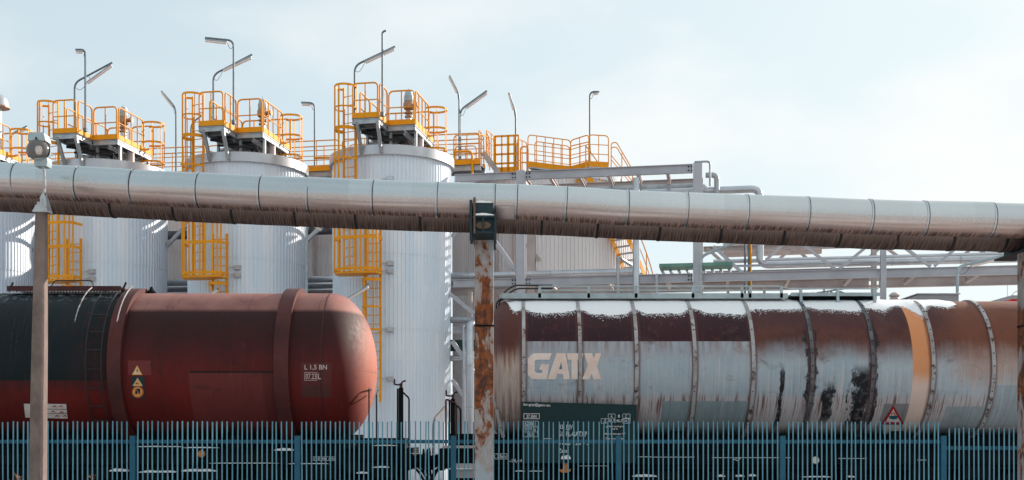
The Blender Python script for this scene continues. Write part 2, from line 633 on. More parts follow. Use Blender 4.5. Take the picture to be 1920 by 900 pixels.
def make_tank():
    t = thing('storage_tank', '', 'storage tank', L(0, 0), ANG, 'row of silver storage tanks')
    corrugated(TR - 0.022, 96, [0.1, 2.08, 5.1, 7.55, CAPZ0 + 0.02]).build('cladding', 'clad', t, smooth=False, weld=False)
    MB().lathe([(TR + 0.02, CAPZ0), (TR + 0.10, CAPZ0 - 0.03), (TR + 0.10, CAPZ1), (TR + 0.06, CAPZ1 + 0.02), (TR - 0.1, CAPZ1 + 0.03)], 72).build('rim', 'cap', t, angle=30)
    MB().lathe([(TR - 0.05, CAPZ1), (1.2, CAPZ1 + 0.14), (0.3, CAPZ1 + 0.24), (0, CAPZ1 + 0.25)], 48).build('roof', 'cap', t)
    MB().lathe([(TR + 0.25, -0.25), (TR + 0.25, 0.09), (TR, 0.1)], 48).build('plinth', 'concrete', t)
    MB().lathe([(0.14, CAPZ1), (0.14, DECK + 0.1)], 20, o=(0.62, -0.1, 0)).build('nozzle', 'steel_pink', t)
    MB().lathe([(0.13, CAPZ1), (0.13, DECK - 0.1)], 20, o=(1.1, -0.45, 0)).build('nozzle', 'steel_pink', t)
    MB().lathe([(0.2, CAPZ1), (0.2, 11.3), (0.26, 11.3), (0.26, 11.36), (0.0, 11.40)], 20, o=(-0.2, -1.2, 0)).build('hatch', 'cap', t)
    # bracket on the right flank
    mb = MB()
    mb.bar((TR - 0.05, 0.5, 9.45), (TR + 0.98, 0.5, 9.45), 0.14, 0.14)
    mb.bar((TR - 0.05, 0.5, 8.45), (TR + 0.93, 0.5, 9.36), 0.12, 0.12)
    mb.build('bracket', 'steel_grey', t, smooth=False)
    # small junction boxes and conduits on the cladding near the ladder
    for z in (3.4, 5.0, 6.9, 7.15, 9.9):
        mb = MB()
        mb.box(0.42, 0.62, -TR - 0.03, -TR + 0.25, z, z + 0.14)
        mb.bar((0.25, -TR - 0.02, z + 0.07), (0.43, -TR - 0.02, z + 0.07), 0.02, 0.02)
        mb.build('ladder_anchor', 'cap', t, smooth=False)
    return t


def rail_loop(mb, p, q, z0, h=1.1, r=0.023, mids=(0.55,), posts=None, round_=0.16):
    """one railing panel between p and q (2d), rounded top corners, mid rails and posts"""
    p = Vector((p[0], p[1], 0)); q = Vector((q[0], q[1], 0))
    up = Vector((0, 0, 1))
    A, B = p + up * z0, q + up * z0
    mb.tube(fillet([A, A + up * h, B + up * h, B], round_), r, 6)
    for m in mids:
        mb.tube([A + up * m, B + up * m], r * 0.75, 6)
    ln = (q - p).length
    k = posts if posts is not None else max(0, int(ln / 0.9))
    for i in range(1, k + 1):
        s = A.lerp(B, i / (k + 1))
        mb.tube([s, s + up * h], r * 0.85, 6)


A0, A1, AB0, AB1 = -0.58, 0.31, -2.6, 0.9
B1, BB0, BB1 = 1.24, -1.6, 0.9


def make_platform():
    t = thing('access_platform', '', 'platform', L(0, 0), ANG, 'orange railed platforms on the tank roofs')
    mb = MB()
    mb.box(A0, A1, AB0, AB1, DECK - 0.03, DECK)
    mb.box(A1, B1, BB0, BB1, DECK - 0.032, DECK - 0.002)
    mb.build('deck', 'deck_dark', t, smooth=False)
    # orange toe boards
    mb = MB()
    for p, q in (((A0, AB0), (A1, AB0)), ((A1, AB0), (A1, BB0)), ((A1, BB0), (B1, BB0)), ((B1, BB0), (B1, BB1)), ((A0, AB0 + 0.8), (A0, AB1)), ((A0, AB1), (B1, BB1))):
        mb.bar((p[0], p[1], DECK + 0.075), (q[0], q[1], DECK + 0.075), 0.012, 0.17)
    mb.build('toe_board', 'orange', t, smooth=False)
    # grey supporting channels
    mb = MB()
    e = 0.03
    for p, q in (((A0, AB0 + e), (A1, AB0 + e)), ((A1 - e, AB0), (A1 - e, BB0)), ((A1, BB0 + e), (B1, BB0 + e)), ((B1 - e, BB0), (B1 - e, BB1)), ((A0 + e, AB0), (A0 + e, AB1)), ((A0, AB1 - e), (B1, BB1 - e))):
        mb.ibeam((p[0], p[1], DECK - 0.115), (q[0], q[1], DECK - 0.115), 0.07, 0.16)
    for b in (-1.9, -1.1, -0.3, 0.4):
        mb.ibeam((A0 + 0.06, b, DECK - 0.10), (B1 - 0.06 if b > BB0 else A1 - 0.06, b, DECK - 0.10), 0.07, 0.12)
    for a in (-0.3, 0.15, 0.85):
        mb.ibeam((a, -1.5, DECK - 0.24), (a, 0.7, DECK - 0.24), 0.08, 0.14)
    for a in (-0.45, 0.35, 1.2):
        for b in (-1.35, 0.6):
            if math.hypot(a, b) < TR - 0.1:
                mb.bar((a, b, CAPZ1 + 0.02), (a, b, DECK - 0.18), 0.08, 0.08)
    mb.build('support_frame', 'galv', t, smooth=False)
    mb = MB()
    mb.tube(fillet([(-0.5, -1.9, DECK - 0.28), (0.1, -1.6, DECK - 0.32), (0.3, -1.0, DECK - 0.34), (0.45, -0.6, DECK - 0.3), (0.45, -0.5, CAPZ1 + 0.1)], 0.15), 0.05, 8)
    mb.tube([(-0.3, -1.75, DECK - 0.45), (0.9, -1.3, DECK - 0.45), (1.0, -1.2, CAPZ1 + 0.05)], 0.035, 8)
    mb.build('conduit', 'black_tube', t)
    for a in (-0.42, 0.26):
        MB().bar((a, AB0 + 0.02, DECK - 0.12), (a, -TR - 0.12 if a > 0 else -TR - 0.05, CAPZ0 + 0.02), 0.10, 0.10, (1, 0, 0)).build('brace', 'galv', t, smooth=False)
    runs = [((A0 + 0.03, AB0), (A1 - 0.03, AB0), 1), ((A1, AB0 + 0.1), (A1, BB0 - 0.05), 1),
            ((A1 + 0.05, BB0), (B1 - 0.03, BB0), 1), ((B1, BB0 + 0.06), (B1, BB1 - 0.7), 3),
            ((A0, AB0 + 0.85), (A0, AB0 + 1.9), 1), ((A0, AB0 + 2.0), (A0, AB1), 1), ((A0 + 0.03, AB1), (A1, AB1), 1), ((A1 + 0.1, BB1), (B1, BB1), 1)]
    for p, q, k in runs:
        mb = MB()
        rail_loop(mb, p, q, DECK, 1.1, 0.027, (0.56,), k)
        mb.build('railing', 'orange', t)
    # cage of the short rear ladder down to the walkway
    mb = MB()
    cx, cy = B1 + 0.12, BB1 - 0.25
    hoop = lambda z, rr=0.36: [(cx + math.sin(R_(x)) * rr * 1.15, cy - math.cos(R_(x)) * rr, z) for x in range(-40, 221, 20)]
    for z in (11.5, 12.2, 12.9):
        h = hoop(z)
        for i in range(len(h) - 1):
            mb.bar(h[i], h[i + 1], 0.012, 0.07)
    for x in (-40, 20, 70, 120, 180, 220):
        px_, py_ = cx + math.sin(R_(x)) * 0.36 * 1.15, cy - math.cos(R_(x)) * 0.36
        mb.bar((px_, py_, 11.4), (px_, py_, 12.92), 0.05, 0.012, (1, 0, 0))
    mb.build('ladder_cage', 'orange', t, smooth=False)
    return t


def ladder_geo(c, face, z0, z1, w=0.46, rw=0.06):
    n = Vector((face[0], face[1], 0)).normalized(); sdir = Vector((-n.y, n.x, 0))
    rails = []
    for sgn in (-1, 1):
        p = Vector((c[0], c[1], 0)) + sdir * (sgn * w / 2)
        rails.append(MB().bar((p.x, p.y, z0), (p.x, p.y, z1), rw, rw * 0.75, (n.x, n.y, 0)))
    rg = []
    z = z0 + 0.2
    while z < z1 - 0.1:
        p = Vector((c[0], c[1], z))
        rg.append(MB().tube([p - sdir * w / 2, p + sdir * w / 2], 0.014, 6))
        z += 0.29
    return rails, rg, n, sdir


def cage_geo(c, n, sdir, zs, z0, z1, r=0.37, straps=5):
    mb = MB()
    def pt(t, z):
        an = R_(t)
        return Vector((c[0], c[1], z)) + sdir * (math.cos(an) * r) + n * (0.12 + math.sin(an) * r * 1.25)
    for z, hh in zs:
        pts = [Vector((c[0], c[1], z)) + sdir * 0.25] + [pt(t, z) for t in range(0, 181, 15)] + [Vector((c[0], c[1], z)) - sdir * 0.25]
        for i in range(len(pts) - 1):
            mb.bar(pts[i], pts[i + 1], 0.01, hh)
    for k in range(straps):
        t = 180 * k / (straps - 1)
        p = pt(t, z0)
        mb.bar(p, (p.x, p.y, z1), 0.05, 0.01, (math.cos(R_(t)), math.sin(R_(t)), 0.01))
    return mb


def make_ladder():
    t = thing('caged_ladder', '', 'ladder', L(-0.5, -2.2), ANG, 'orange caged ladders on the tanks')
    off = (-0.5, -2.2, 0)
    c1 = (-0.80, -2.17)
    rails, rg, n, sdir = ladder_geo(c1, (-0.30, -0.95), 6.95, 12.95)
    for r in rails:
        r.build('side_rail', 'orange', t, off, smooth=False)
    for r in rg:
        r.build('rung', 'orange', t, off)
    cage_geo(c1, n, sdir, [(12.9, 0.07), (12.2, 0.05), (11.52, 0.11), (10.55, 0.06), (9.6, 0.06)], 9.3, 12.93).build('safety_cage', 'orange', t, off, smooth=False)
    c2 = (0.02, -2.27)
    rails, rg, n2, s2 = ladder_geo(c2, (0, -1), 2.7, 8.3, 0.5, 0.07)
    for r in rails:
        r.build('side_rail', 'orange', t, off, smooth=False)
    for r in rg:
        r.build('rung', 'orange', t, off)
    cage_geo(c2, n2, s2, [(6.62, 0.10), (5.75, 0.07), (5.02, 0.07)], 5.0, 6.7, 0.30, 4).build('safety_cage', 'orange', t, off, smooth=False)
    mb = MB()
    mb.prism([(-1.15, -2.15, 6.80), (-1.18, -2.55, 6.80), (-0.95, -2.88, 6.80), (-0.2, -2.92, 6.80), (0.3, -2.85, 6.80), (0.36, -2.45, 6.80), (0.36, -2.35, 6.80), (-0.2, -2.3, 6.80), (-0.2, -2.12, 6.80)], (0, 0, 0.07))
    mb.build('rest_platform', 'orange', t, off, smooth=False)
    mb = MB()
    path = [(-1.15, -2.12), (-1.18, -2.55), (-0.95, -2.88), (-0.55, -2.93), (-0.2, -2.92), (0.05, -2.92), (0.30, -2.80), (0.34, -2.3)]
    for z in (6.95, 7.95, 8.75, 9.3):
        for i in range(len(path) - 1):
            mb.bar((*path[i], z), (*path[i + 1], z), 0.012, 0.09)
    for (a, b) in path[:-1] + [(-0.75, -2.91), (-0.38, -2.925), (0.2, -2.86)]:
        mb.bar((a, b, 6.86), (a, b, 9.32), 0.055, 0.02, (0, 1, 0))
    mb.build('rest_cage', 'orange', t, off, smooth=False)
    return t


def make_valve():
    t = thing('vent_valve', '', 'vent valve', L(0.62, -0.1, DECK), ANG, 'vent valves on the tank platforms')
    MB().lathe([(0.22, 0.0), (0.22, 0.04), (0.20, 0.08), (0.18, 0.22), (0.105, 0.50), (0.09, 0.66)], 24).build('pedestal', 'cap', t)
    MB().lathe([(0.14, 0.64), (0.14, 0.69), (0.085, 0.70), (0.085, 0.76), (0.145, 0.77), (0.145, 0.82), (0.09, 0.83), (0.09, 0.88)], 24).build('flange', 'brass', t)
    mb = MB()
    mb.lathe([(0.10, 0.88), (0.17, 0.93), (0.19, 1.0), (0.19, 1.12), (0.15, 1.18)], 24)
    mb.lathe([(0.07, -0.05), (0.07, 0.25)], 16, 'x', (0.04, 0, 1.06))
    mb.lathe([(0.10, 0.25), (0.10, 0.29)], 16, 'x', (0.04, 0, 1.06))
    mb.build('valve_body', 'brass', t)
    MB().lathe([(0.16, 1.18), (0.165, 1.20), (0.165, 1.36), (0.15, 1.38), (0.13, 1.50), (0.06, 1.54), (0.015, 1.55), (0.012, 1.64), (0, 1.64)], 24).build('valve_cap', 'lamp_body', t)
    return t


tank_labels = ['silver corrugated storage tank closest to the rusty pipe support, tallest in the picture',
               'silver corrugated storage tank rising behind the right half of the red-brown wagon',
               'silver corrugated storage tank just right of the concrete lamp pole',
               'silver corrugated storage tank cut off by the left edge of the photo']
who = ['of the tank nearest the rusty support', 'of the tank above the red-brown barrel',
       'of the tank beside the lamp pole', 'of the tank at the left edge']
makers = [(make_tank, tank_labels, (0, 0, 0)),
          (make_platform, ['orange railed roof platform ' + w for w in who], (0, 0, 0)),
          (make_ladder, ['long orange caged ladder on the front ' + w for w in who], (-0.5, -2.2, 0)),
          (make_valve, ['bronze and grey vent valve on the roof platform ' + w for w in who], (0.62, -0.1, DECK))]
for mk, labels, o in makers:
    first = mk()
    first['label'] = labels[0]
    for i in (1, 2, 3):
        dup(first, L(o[0] - PITCH * i, o[1], o[2]), labels[i])

# one walkway runs behind the tanks and links the platforms
wk = thing('tank_walkway', 'long orange railed walkway linking the backs of the silver tanks', 'walkway', L(0, 0), ANG)
WZ = 11.40
MB().box(-27, 2.6, 2.4, 3.2, WZ - 0.04, WZ).build('deck', 'deck_dark', wk, smooth=False)
mb = MB()
mb.box(-27, 2.6, 2.385, 2.399, WZ - 0.02, WZ + 0.16)
mb.box(-27, 2.6, 3.201, 3.215, WZ - 0.02, WZ + 0.16)
mb.build('toe_board', 'orange', wk, smooth=False)
mb = MB()
mb.ibeam((-27, 2.45, WZ - 0.14), (2.6, 2.45, WZ - 0.14), 0.08, 0.18)
mb.ibeam((-27, 3.15, WZ - 0.14), (2.6, 3.15, WZ - 0.14), 0.08, 0.18)
mb.build('support_frame', 'galv', wk, smooth=False)
for i in range(6):
    a1 = 2.6 - i * PITCH
    for bb in (2.4, 3.2):
        mb = MB()
        rail_loop(mb, (a1 - PITCH + 0.08, bb), (a1 - 0.05, bb), WZ, 1.1, 0.022, (0.38, 0.74), 5)
        mb.build('railing', 'orange', wk)
for i in range(5):
    a = -PITCH * i + 2.3
    MB().tube(fillet([(a, 2.36, WZ - 0.55), (a, 2.36, WZ + 0.45), (a - 0.7, 2.36, WZ + 0.45)], 0.2), 0.045, 8).build('grab_rail', 'orange', wk)

# ------------------------------------------------------------------ big tanks of the second row
def make_big():
    t = thing('wide_tank', '', 'storage tank', L(5.46, 8.4), ANG, 'wide dull tanks of the second row')
    corrugated(3.72, 150, [0.1, 3.4, 7.4, 11.45], 0.03, 0.012, 0.35).build('cladding', 'clad_old', t, smooth=False, weld=False)
    MB().lathe([(3.70, 11.40), (3.84, 11.38), (3.84, 11.55), (3.6, 11.6), (0.3, 12.0), (0, 12.0)], 80).build('roof', 'cap', t, angle=30)
    MB().lathe([(3.95, -0.25), (3.95, 0.09), (3.7, 0.1)], 48).build('plinth', 'concrete', t)
    for x in (-1.35, -0.6):
        an = R_(-90) + x * 0.25
        p = (math.cos(an) * 3.85, math.sin(an) * 3.85)
        MB().tube([(p[0], p[1], 0.1), (p[0], p[1], 10.8)], 0.055, 8).build('downpipe', 'steel_pink', t)
    return t


big = make_big()
bigpos = [PL(1020, 600, 8.4).x, PL(1020, 600, 8.4).x - 7.9, PL(1020, 600, 8.4).x - 15.8, PL(1020, 600, 8.4).x - 23.7]
big.location = L(bigpos[0], 8.4)
big['label'] = 'wide dull corrugated tank behind the steel pipe rack, right of the tall silver tanks'
for i, l in ((1, 'wide dull corrugated tank seen through the gap above the wagon dome, behind the tall tanks'),
             (2, 'wide dull corrugated tank seen through the second gap between the tall tanks'),
             (3, 'wide dull corrugated tank seen through the gap beside the concrete lamp pole')):
    dup(big, L(bigpos[i], 8.4), l)
BIGA = bigpos[0]

# railed platforms on the wide tank roof, in the photo's order from left to right
rp = thing('roof_gallery', 'orange railed gallery on the roof of the wide tank behind the pipe rack', 'gallery', L(BIGA, 6.0), ANG)
offg = (BIGA, 6.0, 0)


def pb(px, py, b):
    return PL(px, py, b)


def gallery(pxs, b0s, py0, ph, posts):
    for i in range(len(pxs) - 1):
        p = PL(pxs[i], py0[i], b0s[i]); q = PL(pxs[i + 1], py0[i + 1], b0s[i + 1])
        z0 = GZ
        mb = MB()
        rail_loop(mb, (p.x, p.y), (q.x, q.y), z0, 1.12, 0.022, (0.4, 0.76), posts[i])
        mb.build('railing', 'orange', rp, offg)
        mb = MB()
        mb.bar((p.x, p.y, z0 - 0.02), (q.x, q.y, z0 - 0.02), 0.012, 0.2)
        mb.build('toe_board', 'orange', rp, offg, smooth=False)


GZ = 11.90
g0 = [PL(990, 300, 4.9), PL(1070, 311, 6.0), PL(1104, 305, 5.3), PL(1141, 307, 5.6)]
for i, k in enumerate((4, 1, 1)):
    mb = MB()
    rail_loop(mb, g0[i][:2], g0[i + 1][:2], GZ, 1.12, 0.022, (0.4, 0.76), k)
    mb.build('railing', 'orange', rp, offg)
    MB().bar((g0[i].x, g0[i].y, GZ + 0.02), (g0[i + 1].x, g0[i + 1].y, GZ + 0.02), 0.012, 0.2).build('toe_board', 'orange', rp, offg, smooth=False)
g1 = [PL(1003, 300, 5.9), PL(1068, 311, 6.9), PL(1108, 305, 6.3)]
for i, k in enumerate((3, 1)):
    mb = MB()
    rail_loop(mb, g1[i][:2], g1[i + 1][:2], GZ, 1.12, 0.022, (0.4, 0.76), k)
    mb.build('railing', 'orange', rp, offg)
mb = MB()
mb.prism([(g0[0].x, g0[0].y, GZ - 0.13), (g0[1].x, g0[1].y, GZ - 0.13), (g0[2].x, g0[2].y, GZ - 0.13), (g0[3].x, g0[3].y, GZ - 0.13), (g1[2].x, g1[2].y, GZ - 0.13), (g1[0].x, g1[0].y, GZ - 0.13)], (0, 0, 0.05))
mb.build('deck', 'galv', rp, offg, smooth=False)
# left box platform, gate frame and the stair rail descending on the right
mb = MB()
p, q = PL(851, 300, 3.4), PL(900, 300, 3.4)
rail_loop(mb, p[:2], q[:2], 11.62, 1.1, 0.022, (0.4, 0.76), 1)
rail_loop(mb, PL(853, 300, 5)[:2], PL(893, 300, 5)[:2], 11.62, 1.1, 0.022, (0.4, 0.76), 1)
mb.tube(fillet([(q.x, q.y, 11.62), (q.x, q.y, 12.72), (q.x + 0.25, q.y + 1.4, 12.9), (q.x + 0.25, q.y + 1.4, 11.7)], 0.15), 0.022, 6)
mb.build('railing', 'orange', rp, offg)
MB().bar((p.x, p.y, 11.66), (q.x, q.y, 11.66), 0.012, 0.2).build('toe_board', 'orange', rp, offg, smooth=False)
mb = MB()
mb.box(p.x, q.x, p.y + 0.01, p.y + 1.7, 11.5, 11.56)
mb.ibeam((p.x, p.y + 0.05, 11.42), (q.x, p.y + 0.05, 11.42), 0.08, 0.16)
mb.build('deck', 'galv', rp, offg, smooth=False)
for px0, px1, b in ((898, 907, 3.4), (912, 930, 4.2), (913, 918, 4.6)):
    mb = MB()
    rail_loop(mb, PL(px0, 300, b)[:2], PL(px1, 300, b + 1.2)[:2], 11.75 + (0.2 if px0 > 910 else 0), 1.15, 0.022, (0.4, 0.76), 1)
    mb.build('railing', 'orange', rp, offg)
# short stair between the two levels
s0, s1 = PL(905, 322, 4.0), PL(935, 322, 4.0)
for dy in (0, 0.55):
    mb = MB()
    mb.bar((s0.x, s0.y + dy, 12.2), (s1.x, s0.y + dy, 11.4), 0.04, 0.2)
    mb.build('stringer', 'galv', rp, offg, smooth=False)
# gate frame with thick orange bars
mb = MB()
for px in (928, 941, 953, 964, 972):
    p = PL(px, 300, 4.4)
    wbar = 0.10 if px in (928, 953) else 0.05
    mb.bar((p.x, p.y, 11.5), (p.x, p.y, 12.9), wbar, 0.03, (0, 1, 0))
for z in (12.88, 12.55, 12.2, 11.85, 11.6):
    p, q = PL(928, 300, 4.4), PL(972, 300, 4.4)
    mb.bar((p.x, p.y, z), (q.x, q.y, z), 0.03, 0.07 if z != 11.6 else 0.22)
mb.build('gate', 'orange', rp, offg, smooth=False)
mb = MB()
rail_loop(mb, PL(970, 300, 4.9)[:2], PL(988, 300, 5.6)[:2], 11.7, 1.2, 0.022, (0.4, 0.76), 1)
rail_loop(mb, PL(976, 300, 4.6)[:2], PL(990, 300, 4.6)[:2], 11.5, 1.0, 0.03, (0.4, 0.76), 0)
mb.build('railing', 'orange', rp, offg)
for b in (6.5, 7.2):
    mb = MB()
    P0, P1 = PL(1146, 305, b), PL(1186, 312, b)
    z0 = 12.05
    top = [(P0.x, P0.y, z0 - 0.5), (P0.x, P0.y, z0 + 0.92), (P0.x + 0.2, P0.y, z0 + 0.95), (P1.x, P1.y, z0 - 0.15), (P1.x, P1.y, z0 - 1.2)]
    mb.tube(fillet(top, 0.12), 0.022, 6)
    mb.tube([(P0.x, P0.y, z0 + 0.45), (P1.x, P1.y, z0 - 0.6)], 0.018, 6)
    m_ = (P0.x + P1.x) / 2
    mb.tube([(m_, P0.y, z0 - 0.7), (m_, P0.y, z0 + 0.5)], 0.02, 6)
    mb.build('stair_railing', 'orange', rp, offg)
for px0, px1 in ((1013, 1030), (1030, 1045)):
    pass

# spiral stair on the right flank of the wide tank, seen below the pipes
sp = thing('spiral_stair', 'orange edged stair winding down the right flank of the wide tank', 'staircase', L(BIGA, 8.4), ANG)
offs = (BIGA, 8.4, 0)
tr_ = MB(); ra = MB(); po = MB(); st_ = MB()
pts_o, pts_i, pts_r = [], [], []
N = 44
for i in range(N):
    an = R_(-62 + i * 2.6)
    z = 11.3 - i * 0.245
    for rr, lst in ((3.85, pts_i), (4.65, pts_o)):
        lst.append(Vector((BIGA + math.cos(an) * rr, 8.4 + math.sin(an) * rr, z)))
    a2 = an + R_(3.0)
    p = [Vector((BIGA + math.cos(t) * r, 8.4 + math.sin(t) * r, z)) for t, r in ((an, 3.87), (an, 4.63), (a2, 4.63), (a2, 3.87))]
    tr_.prism(p, (0, 0, 0.03))
    if i % 5 == 0:
        po.tube([pts_o[-1], pts_o[-1] + Vector((0, 0, 1.05))], 0.022, 6)
    if i % 9 == 3:
        st_.bar((BIGA + math.cos(an) * 3.75, 8.4 + math.sin(an) * 3.75, z - 0.9), pts_o[-1] - Vector((0, 0, 0.1)), 0.08, 0.08)
tr_.build('treads', 'galv', sp, offs, smooth=False)
st_.build('bracket', 'steel_grey', sp, offs, smooth=False)
for lst in (pts_i, pts_o):
    mb = MB()
    for i in range(N - 1):
        mb.bar(lst[i], lst[i + 1], 0.02, 0.2)
    mb.build('stringer', 'orange', sp, offs, smooth=False)
ra.tube([p + Vector((0, 0, 1.05)) for p in pts_o], 0.024, 6)
ra.tube([p + Vector((0, 0, 0.55)) for p in pts_o], 0.018, 6)
ra.build('handrail', 'orange', sp, offs)
po.build('railing_post', 'orange', sp, offs)

# ------------------------------------------------------------------ steel pipe rack
rk = thing('pipe_rack', 'grey steel pipe rack with columns, beams and braces behind the pipes', 'pipe rack', L(4.45, 0), ANG)
offr = (4.45, 0, 0)
ca = [PL(977, 500, 0).x, PL(1308, 500, 0).x, PL(1656, 500, 0).x, PL(1656, 500, 0).x + 5.8]
ZT = 10.35
for i, a in enumerate(ca):
    for b in (0, 2.2):
        if i >= 2:
            zt = 8.4
            w = 0.17
        else:
            zt = ZT + 0.15
            w = 0.29
        mb = MB()
        mb.ibeam((a, b, -0.25), (a, b, zt), w, w, 0.02, 0.025, (0, 1, 0))
        mb.build('column', 'steel_grey' if b == 0 else 'steel_pink', rk, offr, smooth=False)
# top beams, broken at the columns
def beam(p, q, h=0.26, w=0.16, mat='steel_grey'):
    MB().ibeam(p, q, w, h).build('beam', mat, rk, offr, smooth=False)
e = 0.16
beam((2.2, 0, ZT), (ca[0] - e, 0, ZT), 0.24)
beam((ca[0] + e, 0, ZT), (ca[1] - e, 0, ZT), 0.28)
beam((2.2, 2.2, ZT - 0.02), (ca[0] - e, 2.2, ZT - 0.02), 0.28, mat='steel_pink')
beam((ca[0] + e, 2.2, ZT - 0.02), (ca[1] - e, 2.2, ZT - 0.02), 0.34, mat='steel_pink')
for i in range(7):
    a = ca[0] + (ca[1] - ca[0]) * i / 6.0
    if 0 < i < 6 and i % 2 == 0 or i in (1, 3, 5):
        MB().ibeam((a, 0.09, ZT - 0.05), (a, 2.1, ZT - 0.05), 0.1, 0.16).build('cross_beam', 'steel_pink', rk, offr, smooth=False)
for a in ca[:2]:
    MB().ibeam((a, 0.16, ZT - 0.02), (a, 2.05, ZT - 0.02), 0.14, 0.24).build('cross_beam', 'steel_pink', rk, offr, smooth=False)
ZL = 6.78
zl2 = PL(1800, 507, 0).z
beam((-18.0, 2.2, ZL), (ca[0] - e, 2.2, ZL), 0.26, mat='steel_pink')
beam((2.15, 0, ZL), (ca[0] - e, 0, ZL), 0.26)
beam((ca[0] + e, 0, ZL), (ca[1] - e, 0, ZL), 0.28)
beam((ca[1] + e, 0, ZL), (ca[2] - 0.1, 0, ZL), 0.28)
beam((ca[2] + 0.1, 0, ZL), (ca[3] - 0.1, 0, ZL), 0.28)
for i in range(3):
    beam((ca[i] + e, 2.2, ZL - 0.02), (ca[i + 1] - e, 2.2, ZL - 0.02), 0.34, mat='steel_pink')
for i in range(3):
    for k in range(3):
        a = ca[i] + (ca[i + 1] - ca[i]) * (k + 0.5) / 3
        MB().ibeam((a, 0.09, ZL - 0.05), (a, 2.1, ZL - 0.05), 0.1, 0.16).build('cross_beam', 'steel_pink', rk, offr, smooth=False)
beam((2.15, 0, 5.2), (ca[0] - e, 0, 5.2), 0.2)
# diagonals: photo pixels on the front (b=0) and rear (b=2.2) face of the rack
diag = [((928, 452), (972, 514), 0, .13), ((845, 552), (889, 588), 0, .13), ((987, 458), (1012, 489), 2.2, .16),
        ((848, 640), (890, 700), 0, .14), ((848, 712), (880, 758), 0, .12),
        ((1507, 460), (1565, 504), 0, .09), ((1622, 465), (1574, 504), 0, .09), ((1697, 465), (1745, 500), 0, .09), ((1791, 467), (1752, 499), 0, .09),
        ((1470, 455), (1432, 492), 0, .09), ((1338, 462), (1392, 512), 0, .10),
        ((1494, 468), (1525, 495), 2.2, .09), ((1482, 468), (1450, 495), 2.2, .09), ((1649, 466), (1615, 494), 2.2, .09), ((1663, 466), (1697, 490), 2.2, .09),
        ((1838, 470), (1870, 490), 2.2, .09), ((1820, 468), (1790, 490), 2.2, .09), ((1325, 465), (1370, 505), 2.2, .10)]
for p, q, b, w in diag:
    P, Q = PL(*p, b), PL(*q, b)
    # carry each diagonal up to the (hidden) upper chord
    MB().bar(P, Q, w, w, (0, 1, 0)).build('diagonal_brace', 'steel_grey' if b == 0 else 'steel_pink', rk, offr, smooth=False)
ZC = 8.05
beam((ca[1] + e, 0, ZC), (ca[2] - 0.1, 0, ZC), 0.18)
beam((ca[2] + 0.1, 0, ZC), (ca[3] - 0.1, 0, ZC), 0.18)
beam((ca[1] + e, 2.2, ZC), (ca[3], 2.2, ZC), 0.18, mat='steel_pink')
# wall of secondary members between rack and tanks, low down
for a, w in ((2.55, 0.12),):
    MB().bar((a, 0.9, -0.25), (a, 0.9, 6.6), w, w).build('post', 'steel_pink', rk, offr, smooth=False)
# bolts on the beam joints
mb = MB()
for (zc) in (ZT, ZL):
    for a in (ca[0] - 0.24, ca[0] + 0.24, ca[1] - 0.24):
        for dz in (-0.06, 0.06):
            for da in (-0.05, 0.05):
                mb.lathe([(0.022, -0.03), (0.022, 0.0), (0, 0.0)], 8, 'y', (a + da, -0.01, zc + dz))
mb.build('joint_bolt', 'black', rk, offr, smooth=False)


def pipe(name, label, path, r, mat='silver', bands=0, cat='pipe', seg=16, rfil=0.3, group='silver pipes on the rack', elbow=6):
    P = fillet(path, rfil, elbow)
    c = sum((Vector(p) for p in P), Vector()) / len(P)
    t = thing(name, label, cat, L(P[0].x, P[0].y, P[0].z), ANG, group)
    o = tuple(P[0])
    MB().tube(P, r, seg).build('pipe_run', mat, t, o)
    if bands:
        for i in range(len(path) - 1):
            a, b = Vector(path[i]), Vector(path[i + 1])
            ln = (b - a).length
            k = int(ln / bands)
            for j in range(1, k + 1):
                p = a.lerp(b, j / (k + 1)); d = (b - a).normalized()
                MB().tube([p - d * 0.015, p + d * 0.015], r + 0.008, seg).build('joint_band', 'galv', t, o)
    return t


pipe('jacketed_pipe', 'silver pipe along the lower rack beam, left of the thick vertical pipe', [(-18, 1.5, 7.25), (PL(1190, 505, 1.5).x, 1.5, 7.25)], 0.115, bands=3)
e0 = PL(1180, 353, 0.9); e1 = PL(1425, 354, 0.9)
zt_ = e1.z
zlow = PL(1425, 497, 0.9).z
pipe('elbow_pipe', 'silver pipe that turns down through an elbow and runs right above the rack beam',
     [(ca[0] + 0.6, 0.9, zt_), (e1.x, 0.9, zt_), (e1.x, 0.9, zlow), (ca[3] + 3, 0.9, zlow)], 0.125, bands=2.4)
pipe('bare_pipe', 'grey pipe under the top beam of the pipe rack', [(ca[0] + 0.3, 1.3, ZT - 0.32), (ca[1] + 0.3, 1.3, ZT - 0.32), (ca[1] + 0.3, 1.3, 8.9)], 0.13, 'galv', rfil=0.35, group='grey pipes on the rack')
pipe('bare_pipe', 'thin grey loop pipe over the upper right corner of the rack', [(ca[1] - 0.1, -0.05, ZT + 0.2), (ca[1] + 0.4, -0.05, ZT + 0.2), (ca[1] + 0.4, -0.05, ZT - 0.6)], 0.035, 'galv', rfil=0.12, group='grey pipes on the rack')
pipe('bare_pipe', 'short curved grey pipe just right of the rack column top', [(ca[1] + 0.25, 0.6, ZT - 0.1), (ca[1] + 0.62, 0.6, ZT - 0.1), (ca[1] + 0.62, 0.6, ZT - 1.2)], 0.09, 'galv', rfil=0.25, group='grey pipes on the rack')
v0 = PL(1193, 500, -0.5)
pipe('standing_pipe', 'thick upright silver pipe in front of the lower rack beam', [(v0.x, -0.5, 0.0), (v0.x, -0.5, 10.0)], 0.115, bands=2.5)
v1 = PL(1159, 500, -0.5)
